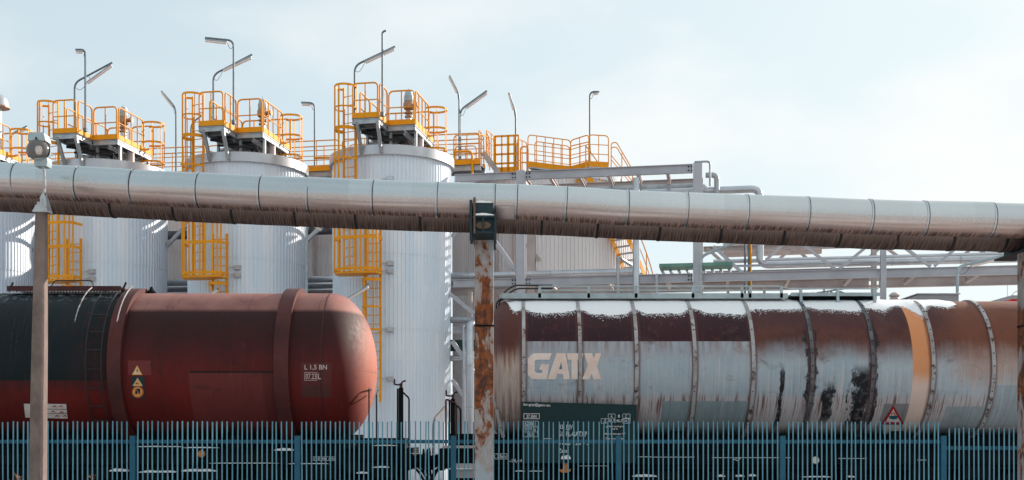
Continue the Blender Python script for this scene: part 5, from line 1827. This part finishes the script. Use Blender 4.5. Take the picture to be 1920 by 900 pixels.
def bogie(w, xb):
    mb = MB()
    for sy in (-1.0, 1.0):
        y = YW + sy
        prof = [(-1.35, 0.62), (-1.35, 0.74), (-0.6, 0.80), (-0.35, 0.92), (0.35, 0.92), (0.6, 0.80), (1.35, 0.74), (1.35, 0.62), (0.6, 0.5), (0.35, 0.4), (-0.35, 0.4), (-0.6, 0.5)]
        mb.prism([(xb + px_, y - 0.06, pz) for px_, pz in prof], (0, 0.12, 0))
    mb.box(xb - 0.22, xb + 0.22, YW - 1.1, YW + 1.1, 0.72, 0.94)
    bo = w.part(mb, 'bogie_frame', 'black', smooth=False)
    for sx in (-0.9, 0.9):
        for sy in (-0.7525, 0.7525):
            s = -1 if sy < 0 else 1
            mb = MB()
            mb.lathe([(0.0, -0.07 * s), (0.12, -0.07 * s), (0.14, -0.02 * s), (0.36, -0.0 * s), (0.38, -0.06 * s), (0.46, -0.06 * s), (0.465, 0.05 * s), (0.49, 0.06 * s), (0.49, 0.09 * s), (0.36, 0.09 * s), (0.0, 0.05 * s)][::1], 32, 'y', (xb + sx, YW + sy, 0.51))
            w.part(mb, 'wheel', 'black', bo)
        w.part(MB().lathe([(0.08, YW - 1.05), (0.08, YW + 1.05)], 12, 'y', (xb + sx, 0, 0.51)), 'axle', 'black', bo)
        for sy in (-1.06, 1.06):
            mb = MB()
            mb.box(xb + sx - 0.15, xb + sx + 0.15, YW + sy - 0.09, YW + sy + 0.09, 0.36, 0.64)
            w.part(mb, 'axle_box', 'black', bo, smooth=False)
        for sxx in (-0.26, 0.26):
            mb = MB()
            for k in range(5):
                mb.lathe([(0.05, 0.50 + k * 0.05), (0.075, 0.515 + k * 0.05), (0.075, 0.53 + k * 0.05), (0.05, 0.545 + k * 0.05)], 12, 'z', (xb + sx + sxx, YW - 1.02, 0))
            w.part(mb, 'spring', 'black', bo)


xeL = W(764, 850, 24.0).x
xeR = W(829, 850, 24.0).x
underframe(wl, -13.0, xeL, 1)
underframe(wr, xeR, 13.2, -1)


def buffer(w, x, y, s, reach):
    """s: +1 points right"""
    z = 1.085
    mb = MB()
    p = [(0.0, 0), (0.16, 0), (0.17, 0.03), (0.12, 0.05), (0.12, 0.22), (0.08, 0.225), (0.08, reach - 0.04), (0.27, reach - 0.035), (0.27, reach - 0.012), (0.18, reach), (0.0, reach + 0.004)]
    mb.lathe([(r, x + s * t) for r, t in p], 28, 'x', (0, y, z))
    w.part(mb, 'buffer', 'black')


for y in (YW - 0.875, YW + 0.875):
    buffer(wl, xeL + 0.05, y, 1, W(796, 850, 24.1).x - xeL - 0.05)
    buffer(wr, xeR - 0.05, y, -1, xeR - 0.05 - W(799.5, 850, 24.1).x)
# screw coupling chain hanging between the end beams
mb = MB()
mb.tube(fillet([(xeL + 0.05, YW, 1.05), (xeL + 0.3, YW, 0.9), (xeR - 0.3, YW, 0.9), (xeR - 0.05, YW, 1.05)], 0.1), 0.035, 8)
for x in (xeL + 0.4, xeR - 0.4):
    mb.tube([(x, YW, 0.9), (x + 0.05, YW, 0.55)], 0.025, 8)
wl.part(mb, 'coupling', 'black')
for w, x, s in ((wl, xeL, 1), (wr, xeR, -1)):
    for yy in (-0.45, 0.4):
        mb = MB()
        mb.tube(fillet([(x + s * 0.05, YW + yy, 0.98), (x + s * 0.2, YW + yy, 0.85), (x + s * 0.35, YW + yy + 0.1, 0.55), (x + s * 0.15, YW + yy + 0.12, 0.5)], 0.1), 0.028, 8)
        w.part(mb, 'brake_hose', 'rubber')
# steps, boxes, plates seen as dark clutter at the ends
mb = MB()
mb.box(xeL - 1.3, xeL - 0.05, YW - 1.38, YW - 0.9, 1.37, 1.42)
mb.box(xeL - 1.25, xeL - 0.2, YW - 1.34, YW - 1.2, 0.75, 1.05)
mb.box(xeL - 1.0, xeL - 0.3, YW - 1.36, YW - 1.28, 1.1, 1.36)
wl.part(mb, 'end_platform', 'black', smooth=False)
mb = MB()
mb.box(xeR + 0.05, xeR + 1.1, YW - 1.38, YW - 0.9, 1.37, 1.42)
mb.box(xeR + 0.3, xeR + 1.0, YW - 1.34, YW - 1.2, 0.75, 1.05)
wr.part(mb, 'end_platform', 'steel_pink', smooth=False)
for w, pxs in ((wl, (60, 190, 300, 400, 510, 610, 680)), (wr, (1010, 1130, 1260, 1360, 1490, 1600, 1740, 1840))):
    for px in pxs:
        mb = MB()
        p = W(px, 872, 23.7)
        hh = random.uniform(0.12, 0.3)
        mb.box(p.x - 0.25 - random.random() * 0.2, p.x + 0.2, YW - 1.34, YW - 1.06, 0.72, 0.72 + hh)
        w.part(mb, 'equipment_box', 'black', smooth=False)
# sole bar writing
YS = YW - 1.275
plate = wr.part(MB().box(W(921, 850, YS).x, W(951, 850, YS).x, YS - 0.003, YS, W(921, 861, YS).z, W(921, 850.5, YS).z), 'number_plate', 'black', smooth=False)
frame_poly(wr, 921, 850.5, 951, 861, 0.8, 'letter_frame', 'white_paint', YS - 0.006, plate)
text(wr, 'R 75m', 924, 852.5, 948, 859, 'white_paint', YS - 0.006, plate)
text(wr, 'I-14,44m', 953, 860.5, 986, 868, 'white_paint', YS - 0.006)
text(wr, '0-CP', 1373, 858, 1388, 864, 'white_paint', YS - 0.006)
plate = wl.part(MB().box(W(587, 856, YS).x, W(630, 856, YS).x, YS - 0.003, YS, W(587, 864, YS).z, W(587, 856, YS).z), 'number_plate', 'black', smooth=False)
frame_poly(wl, 587, 856, 630, 864, 0.6, 'letter_frame', 'dim_letter', YS - 0.006, plate)
text(wl, 'CHE  MPI  6930', 589, 857.7, 628, 862.6, 'dim_letter', YS - 0.006, plate)
for px0, px1, py in ((1195, 1222, 856), (1222, 1302, 856.5), (1335, 1482, 857.5), (1572, 1625, 859), (1720, 1737, 862), (1086, 1140, 873)):
    poly(wr, [(px0, py), (px1, py), (px1, py + 1.1), (px0, py + 1.1)], 'marking_line', 'dim_letter', YS - 0.006)
hk = [(1055, 866), (1066, 866), (1065, 874), (1063, 877), (1067, 881), (1070, 878), (1070, 883), (1066, 886), (1060, 886), (1053, 886), (1048, 882), (1048, 878), (1052, 881), (1057, 877), (1055.5, 873)]
mb = MB().prism([tuple(W(x, y, YS - 0.08)) for x, y in hk], (0, 0.03, 0))
wr.part(mb, 'lashing_hook', 'hook_orange', smooth=False)
# orange light patch of reflector discs
for w, px, py in ((wl, 378, 851), (wr, 1529, 863)):
    p = W(px, py, YS)
    w.part(MB().lathe([(0.0, -0.03), (0.07, -0.025), (0.08, 0.0)], 16, 'y', (p.x, YS, p.z)), 'reflector', 'hook_orange' if w is wl else 'sign_white')

# ------------------------------------------------------------------ snow lying on the wagons
def snow_sheet(w, x0, x1, tlow, label, thick=0.035, nx=260, nt=34):
    """blanket on the crown of the barrel; tlow(x) gives the lower edge in degrees above the equator, near side"""
    mb = MB()
    idx = {}
    for i in range(nx + 1):
        x = x0 + (x1 - x0) * i / nx
        lo = tlow(x)
        for j in range(nt + 1):
            f = j / nt
            t = lo + (120 - lo) * f
            edge = min(1.0, f * 2.4) ** 1.7 * min(1, (1 - f) * 7) * min(1, i / 6, (nx - i) / 6)
            lift = 0.004 + thick * max(edge, 0) * (0.85 + 0.3 * random.random() * (1 - f))
            p = on_barrel(w, x, t, lift)
            mb.v.append(tuple(p))
            idx[i, j] = len(mb.v) - 1
    for i in range(nx):
        for j in range(nt):
            mb.f.append((idx[i, j], idx[i + 1, j], idx[i + 1, j + 1], idx[i, j + 1]))
    # crumbs hanging below the edge
    for _ in range(3200):
        x = random.uniform(x0 + 0.1, x1 - 0.1)
        t = tlow(x) + 0.6 - abs(random.gauss(0, 2.6))
        c = on_barrel(w, x, t, 0.006)
        s = random.uniform(0.003, 0.011)
        b = len(mb.v)
        for dx, dz in ((-s * random.uniform(.7, 2), 0), (0, -s), (s * random.uniform(.7, 2), 0), (0, s)):
            q = on_barrel(w, c.x + dx, t + math.degrees(dz / w.R), 0.005)
            mb.v.append(tuple(q))
        mb.v.append(tuple(on_barrel(w, x, t, 0.005 + s * 0.35)))
        for k in range(4):
            mb.f.append((b + k, b + (k + 1) % 4, b + 4))
    o = mb.build('snow', 'snow', smooth=True, angle=60)
    tag(o, label, 'snow', kind='stuff')
    return o


def fbm(x, s):
    return sum(math.sin(x * f + s * k) / (1 + k) for k, f in enumerate((2.1, 4.7, 9.3, 17.9, 33.0)))


def low1(x):
    d = min(abs(x - wr.cyl(px, 600).x) for px in RIBS)
    base = 49 + 2.2 * fbm(x, 1.7) * 0.6
    base += 6.0 * math.exp(-(d / 0.16) ** 2)
    if x < wr.cyl(1000, 600).x:
        base += 0
    if x > wr.cyl(1420, 600).x:
        base = 56 + 2.0 * fbm(x, 0.6) * 0.6 + 4 * math.exp(-(d / 0.14) ** 2) - 4 * math.exp(-((x - wr.cyl(1590, 590).x) / 0.5) ** 2)
    if x > wr.cyl(1655, 575).x:
        base += 8 * min(1, (x - wr.cyl(1655, 575).x) / 0.3) - 16 * math.exp(-((x - wr.cyl(1728, 590).x) / 0.22) ** 2) - 5 * math.exp(-((x - wr.cyl(1780, 580).x) / 0.2) ** 2)
    base += 26 * math.exp(-((x - wr.cyl(946, 575).x) / 0.13) ** 2)
    return base + random.uniform(-0.6, 0.6)


snow_sheet(wr, wr.cyl(946, 575).x, wr.cyl(1797, 575).x, low1, 'white snow blanket on the crown of the grey ribbed wagon')
# thin ledges of snow on frames and couplings
mb = MB()
def ledge(px0, px1, py, Y, h=0.03):
    p, q = W(px0, py, Y), W(px1, py, Y)
    n = 8
    base = len(mb.v)
    for i in range(n + 1):
        f = i / n
        hh = h * (0.35 + 0.65 * math.sin(math.pi * f) ** 0.5) * random.uniform(0.75, 1.15)
        x = p.x + (q.x - p.x) * f
        for y_, z_ in ((Y, p.z), (Y - 0.004, p.z + hh), (Y + 0.1, p.z + hh * 1.1), (Y + 0.16, p.z)):
            mb.v.append((x, y_, z_))
    for i in range(n):
        for k in range(4):
            mb.f.append((base + i * 4 + k, base + i * 4 + (k + 1) % 4, base + (i + 1) * 4 + (k + 1) % 4, base + (i + 1) * 4 + k))
for a in ((515, 550, 845, 23.66, .05), (392, 522, 869, 23.66, .015), (540, 617, 870, 23.66, .018), (342, 410, 840, 23.66, .02), (252, 340, 838, 23.66, .02), (340, 408, 884, 23.66, .05), (260, 330, 886, 23.66, .05), (205, 240, 884, 23.6, .06),
          (697, 730, 877, 23.6, .03), (762, 790, 851, 24.0, .015), (806, 826, 852, 24.0, .015), (834, 888, 880, 23.6, .025), (668, 690, 888, 23.6, .04), (1018, 1035, 823, 23.57, .012), (966, 984, 884, 23.6, .02), (992, 1020, 884, 23.6, .015),
          (1186, 1232, 894, 23.5, .05), (1345, 1360, 894, 23.5, .04), (1380, 1396, 894, 23.5, .04), (1405, 1418, 893, 23.5, .04), (1505, 1560, 895, 23.5, .025), (1590, 1605, 895, 23.5, .03), (1052, 1070, 861, 23.55, .09), (700, 745, 836, 23.6, .02), (760, 830, 838, 24.1, .01)):
    ledge(*a)
tag(mb.build('snow', 'snow'), 'small ledges of snow on the dark wagon underframes', 'snow', kind='stuff')

# ------------------------------------------------------------------ things beyond the wagons on the right
hd = thing('roof_hood', 'grey boxy roof hood showing above the rusty wagon on the right', 'roof hood', (W(1748, 560, 34).x, 34, 0))
oh = tuple(hd.location)
p, q = W(1700, 570, 34), W(1797, 552, 34)
mb = MB()
mb.prism([(p.x, 34, 0), (p.x, 34, W(0, 565, 34).z), (p.x + 0.33, 34, W(0, 553, 34).z), (q.x, 34, W(0, 551, 34).z), (q.x, 34, 0)], (0, 2.5, 0))
mb.build('cabin', 'hood_grey', hd, oh, smooth=False)
MB().box(p.x + 0.3, q.x + 0.04, 33.95, 36.6, W(0, 552, 34).z, W(0, 550, 34).z).build('roof_edge', 'galv', hd, oh, smooth=False)
vp = thing('vent_pipe', 'small rusty capped vent standing above the wagon next to the grey hood', 'vent', (W(1677, 565, 30).x, 30, 0))
ov2 = tuple(vp.location)
vx = W(1677, 565, 30)
MB().lathe([(0.09, 0), (0.09, vx.z + 0.12)], 16, 'z', (vx.x, 30, 0)).build('stack', 'brass', vp, ov2)
MB().lathe([(0.12, vx.z + 0.02), (0.14, vx.z + 0.05), (0.12, vx.z + 0.08), (0.10, vx.z + 0.10), (0.14, vx.z + 0.14), (0.14, vx.z + 0.17), (0.07, vx.z + 0.23), (0, vx.z + 0.24)], 16, 'z', (vx.x, 30, 0)).build('cap', 'steel_pink', vp, ov2)
sh = thing('red_cabin', 'red cabin with a railed roof far off at the right edge', 'cabin', (W(1930, 560, 60).x, 60, 0))
os_ = tuple(sh.location)
r0, r1 = W(1892, 570, 60), W(1990, 556, 60)
MB().box(r0.x + 0.1, r1.x, 60, 64, 0, W(0, 561, 60).z).build('hull', 'red_far', sh, os_, smooth=False)
MB().box(r0.x + 0.1, r1.x, 59.9, 64.1, W(0, 561, 60).z, W(0, 554, 60).z).build('roof', 'hood_grey', sh, os_, smooth=False)
mb = MB()
zr = W(0, 554, 60).z
mb.tube(fillet([(r0.x + 0.15, 60, zr), (r0.x + 0.3, 60, zr + 0.2), (r0.x + 0.9, 60, zr + 0.32), (r1.x, 60, zr + 0.34)], 0.2), 0.02, 6)
mb.tube([(r0.x + 0.35, 61, zr), (r0.x + 0.35, 61, zr + 1.0)], 0.012, 6)
mb.build('roof_rail', 'galv', sh, os_)

# ------------------------------------------------------------------ steel fence
YN = 21.3
fn = thing('picket_fence', 'teal blue steel picket fence running along the siding', 'fence', (0, YN, -0.25))
of = (0, YN, -0.25)
post_px = [-368, -60, 248, 557, 850, 1160, 1468, 1770, 2080]
zs_ = lambda py: EYE + (HZ - py) / F * YN
for i, px in enumerate(post_px):
    x = (px - 960) / F * YN
    MB().box(x - 0.05, x + 0.05, YN + 0.0, YN + 0.1, -0.25, zs_(818)).build('post', 'fence', fn, of, smooth=False)
    MB().box(x - 0.056, x + 0.056, YN - 0.006, YN + 0.106, zs_(818), zs_(817)).build('post_cap', 'fence', fn, of, smooth=False)
for i in range(len(post_px) - 1):
    lower = post_px[i] >= 1770
    dz = -0.12 if lower else 0.0
    xa, xb = (post_px[i] - 960) / F * YN + 0.052, (post_px[i + 1] - 960) / F * YN - 0.052
    for zr in (zs_(828) + dz, 0.05 + dz):
        MB().box(xa, xb, YN + 0.03, YN + 0.07, zr - 0.033, zr + 0.033).build('rail', 'fence', fn, of, smooth=False)
    n = 32
    mb = MB()
    for k in range(n):
        x = xa + (xb - xa) * (k + 0.5) / n
        t = zs_(790) + dz + random.uniform(-0.012, 0.010)
        lean = random.gauss(0, 0.007) + (random.choice((-1, 1)) * random.uniform(0.015, 0.03) if random.random() < 0.07 else 0)
        mb.prism([(x - 0.011, YN, -0.15 + dz), (x + 0.011, YN, -0.15 + dz), (x + 0.011 + lean, YN, t - 0.012), (x + 0.006 + lean, YN, t), (x - 0.006 + lean, YN, t), (x - 0.011 + lean, YN, t - 0.012)], (0, 0.014, 0))
    mb.build('picket_panel', 'picket', fn, of, smooth=False)

# ------------------------------------------------------------------ concrete lamp pole
YP = 19.0
lp = thing('lamp_pole', 'leaning concrete lamp pole with a glass floodlight in front of the fence', 'lamp pole', (W(72, 890, YP).x, YP, -0.25))
ol = tuple(lp.location)
bot, top = W(71, 890, YP), W(78, 398, YP)
dirp = (top - bot) / (top.z - bot.z)
foot = bot + dirp * (-0.25 - bot.z)
mb = MB()
for k, (pt_, hw) in enumerate(((foot, 0.125), (bot.lerp(top, 0.5), 0.104), (top, 0.080))):
    for dx, dy in ((-1, -0.75), (-0.75, -1), (0.75, -1), (1, -0.75), (1, 0.75), (0.75, 1), (-0.75, 1), (-1, 0.75)):
        mb.v.append((pt_.x + dx * hw, YP + dy * hw, pt_.z))
for k in range(2):
    for i in range(8):
        j = (i + 1) % 8
        mb.f.append((k * 8 + i, k * 8 + j, (k + 1) * 8 + j, (k + 1) * 8 + i))
mb.f.append(tuple(range(16, 24)))
mb.build('shaft', 'concrete', lp, ol, smooth=False)
# steel bracket: cone plate and bent tube
b0, b1 = W(80, 396, YP), W(83, 362, YP)
mb = MB()
mb.prism([(b0.x - 0.12, YP - 0.11, b0.z), (b0.x + 0.115, YP - 0.11, b0.z), (b1.x + 0.025, YP - 0.02, b1.z), (b1.x - 0.025, YP - 0.02, b1.z)], (0, 0.02, 0))
mb.prism([(b0.x - 0.12, YP + 0.09, b0.z), (b0.x + 0.115, YP + 0.09, b0.z), (b1.x + 0.025, YP + 0.02, b1.z), (b1.x - 0.025, YP + 0.02, b1.z)], (0, 0.02, 0))
mb.box(b0.x - 0.125, b0.x + 0.12, YP - 0.11, YP + 0.11, b0.z - 0.03, b0.z)
mb.box(b0.x - 0.004, b0.x + 0.02, YP - 0.1, YP + 0.1, b0.z, b0.z + 0.2)
mb.build('bracket', 'lamp_arm', lp, ol, smooth=False)
arm = [W(83, 365, YP), W(84, 345, YP), W(83, 322, YP), W(82, 312, YP) + Vector((0, -0.03, 0)), W(80.5, 302, YP) + Vector((0, -0.07, 0))]
MB().tube(arm, 0.022, 10).build('arm', 'lamp_arm', lp, ol)
# lamp head faces the camera and leans down
hc = W(75, 283, YP)
HO = hc + Vector((0, -0.1, 0))
hp = lp
mb = MB()
# cast housing: gear box on top, neck below, shell behind the bowl
pts = [(-0.150, 0.135), (0.150, 0.135), (0.118, 0.262), (0.10, 0.275), (-0.12, 0.275), (-0.135, 0.262)]
mb.prism([(HO.x + a, HO.y - 0.04, HO.z + c) for a, c in pts], (0, 0.24, 0))
pts = [(-0.085, -0.20), (-0.07, -0.27), (0.125, -0.27), (0.14, -0.20), (0.13, -0.12), (-0.075, -0.12)]
mb.prism([(HO.x + 0.015 + a, HO.y + 0.02, HO.z + c) for a, c in pts], (0, 0.2, 0))
mb.lathe([(0.0, 0.24), (0.10, 0.23), (0.165, 0.16), (0.182, 0.08)], 32, 'y', (HO.x, HO.y, HO.z))
head = mb.build('lamp_head', 'lamp_body', lp, ol, angle=40)
mb = MB()
mb.tube([(HO.x + math.sin(R_(t)) * 0.192, HO.y + 0.03, HO.z + math.cos(R_(t)) * 0.192) for t in range(40, 131, 10)], 0.011, 6)
mb.tube([(HO.x - math.sin(R_(t)) * 0.192, HO.y + 0.03, HO.z + math.cos(R_(t)) * 0.192) for t in range(40, 131, 10)], 0.011, 6)
mb.build('glass_ring', 'black_tube', head, ol)
MB().bar((HO.x, HO.y - 0.05, HO.z + 0.10), (HO.x, HO.y - 0.055, HO.z + 0.19), 0.02, 0.03, (0, 1, 0)).build('latch', 'black_tube', head, ol, smooth=False)
MB().lathe([(0.175, 0.07), (0.15, 0.11), (0.10, 0.15), (0.0, 0.17)], 28, 'y', (HO.x, HO.y, HO.z)).build('reflector', 'cap', head, ol)
MB().lathe([(0.0, 0.06), (0.035, 0.05), (0.05, 0.0), (0.035, -0.06), (0.0, -0.075)], 16, 'z', (HO.x + 0.01, HO.y + 0.04, HO.z)).build('bulb', 'tube_cover', head, ol)
MB().lathe([(0.185, 0.07), (0.188, 0.04), (0.18, -0.01), (0.145, -0.07), (0.08, -0.105), (0.0, -0.115)], 36, 'y', (HO.x, HO.y, HO.z)).build('glass_bowl', 'glass', head, ol)

# ------------------------------------------------------------------ dry weeds at the foot of the pole
def weed(px, top_py, label, n):
    Y = 19.6
    x0 = (px - 960) / F * Y
    zt = EYE + (HZ - top_py) / F * Y
    t = thing('dry_weed', label, 'dry weed', (x0, Y, -0.25), 0, 'dry weeds by the fence')
    o = (x0, Y, -0.25)
    st, hd_ = MB(), MB()
    for _ in range(n):
        bx, by = x0 + random.gauss(0, 0.05), Y + random.gauss(0, 0.05)
        hgt = (zt + 0.25) * random.uniform(0.72, 1.0)
        lx, ly = random.gauss(0, 0.16), random.gauss(0, 0.1)
        P = [Vector((bx + lx * f * f, by + ly * f * f, -0.25 + hgt * (f - 0.08 * f * f * f))) for f in (0, 0.3, 0.6, 0.85, 1.0)]
        st.tube(P, [0.006, 0.005, 0.004, 0.003, 0.002], 5)
        tip = P[-1]
        for k in range(26):
            c = tip + Vector((random.gauss(0, 0.035) + lx * 0.2, random.gauss(0, 0.03), -abs(random.gauss(0, 0.09))))
            a = Vector((random.uniform(-1, 1), random.uniform(-1, 1), random.uniform(-0.3, 1))).normalized() * 0.028
            s_ = Vector((random.uniform(-1, 1), random.uniform(-1, 1), random.uniform(-1, 1))).normalized() * 0.007
            b = len(hd_.v)
            hd_.v += [tuple(c - a), tuple(c + s_), tuple(c + a), tuple(c - s_)]
            hd_.f.append((b, b + 1, b + 2, b + 3))
        for k in range(3):
            f = random.uniform(0.3, 0.8)
            c = P[0].lerp(P[-1], f)
            e = c + Vector((random.gauss(0, 0.12), random.gauss(0, 0.08), random.uniform(0.02, 0.16)))
            st.tube([c, c.lerp(e, 0.5) + Vector((0, 0, 0.02)), e], [0.003, 0.003, 0.001], 4)
    st.build('stems', 'straw', t, o)
    hd_.build('seed_heads', 'straw', t, o, smooth=False)


weed(42, 871, 'dry feathery weed left of the concrete lamp pole', 9)
weed(64, 878, 'short dry weed right at the foot of the lamp pole', 6)
weed(148, 878, 'dry feathery weed by the fence right of the lamp pole', 9)
weed(422, 886, 'low dry weed by the fence below the red wagon patch', 5)
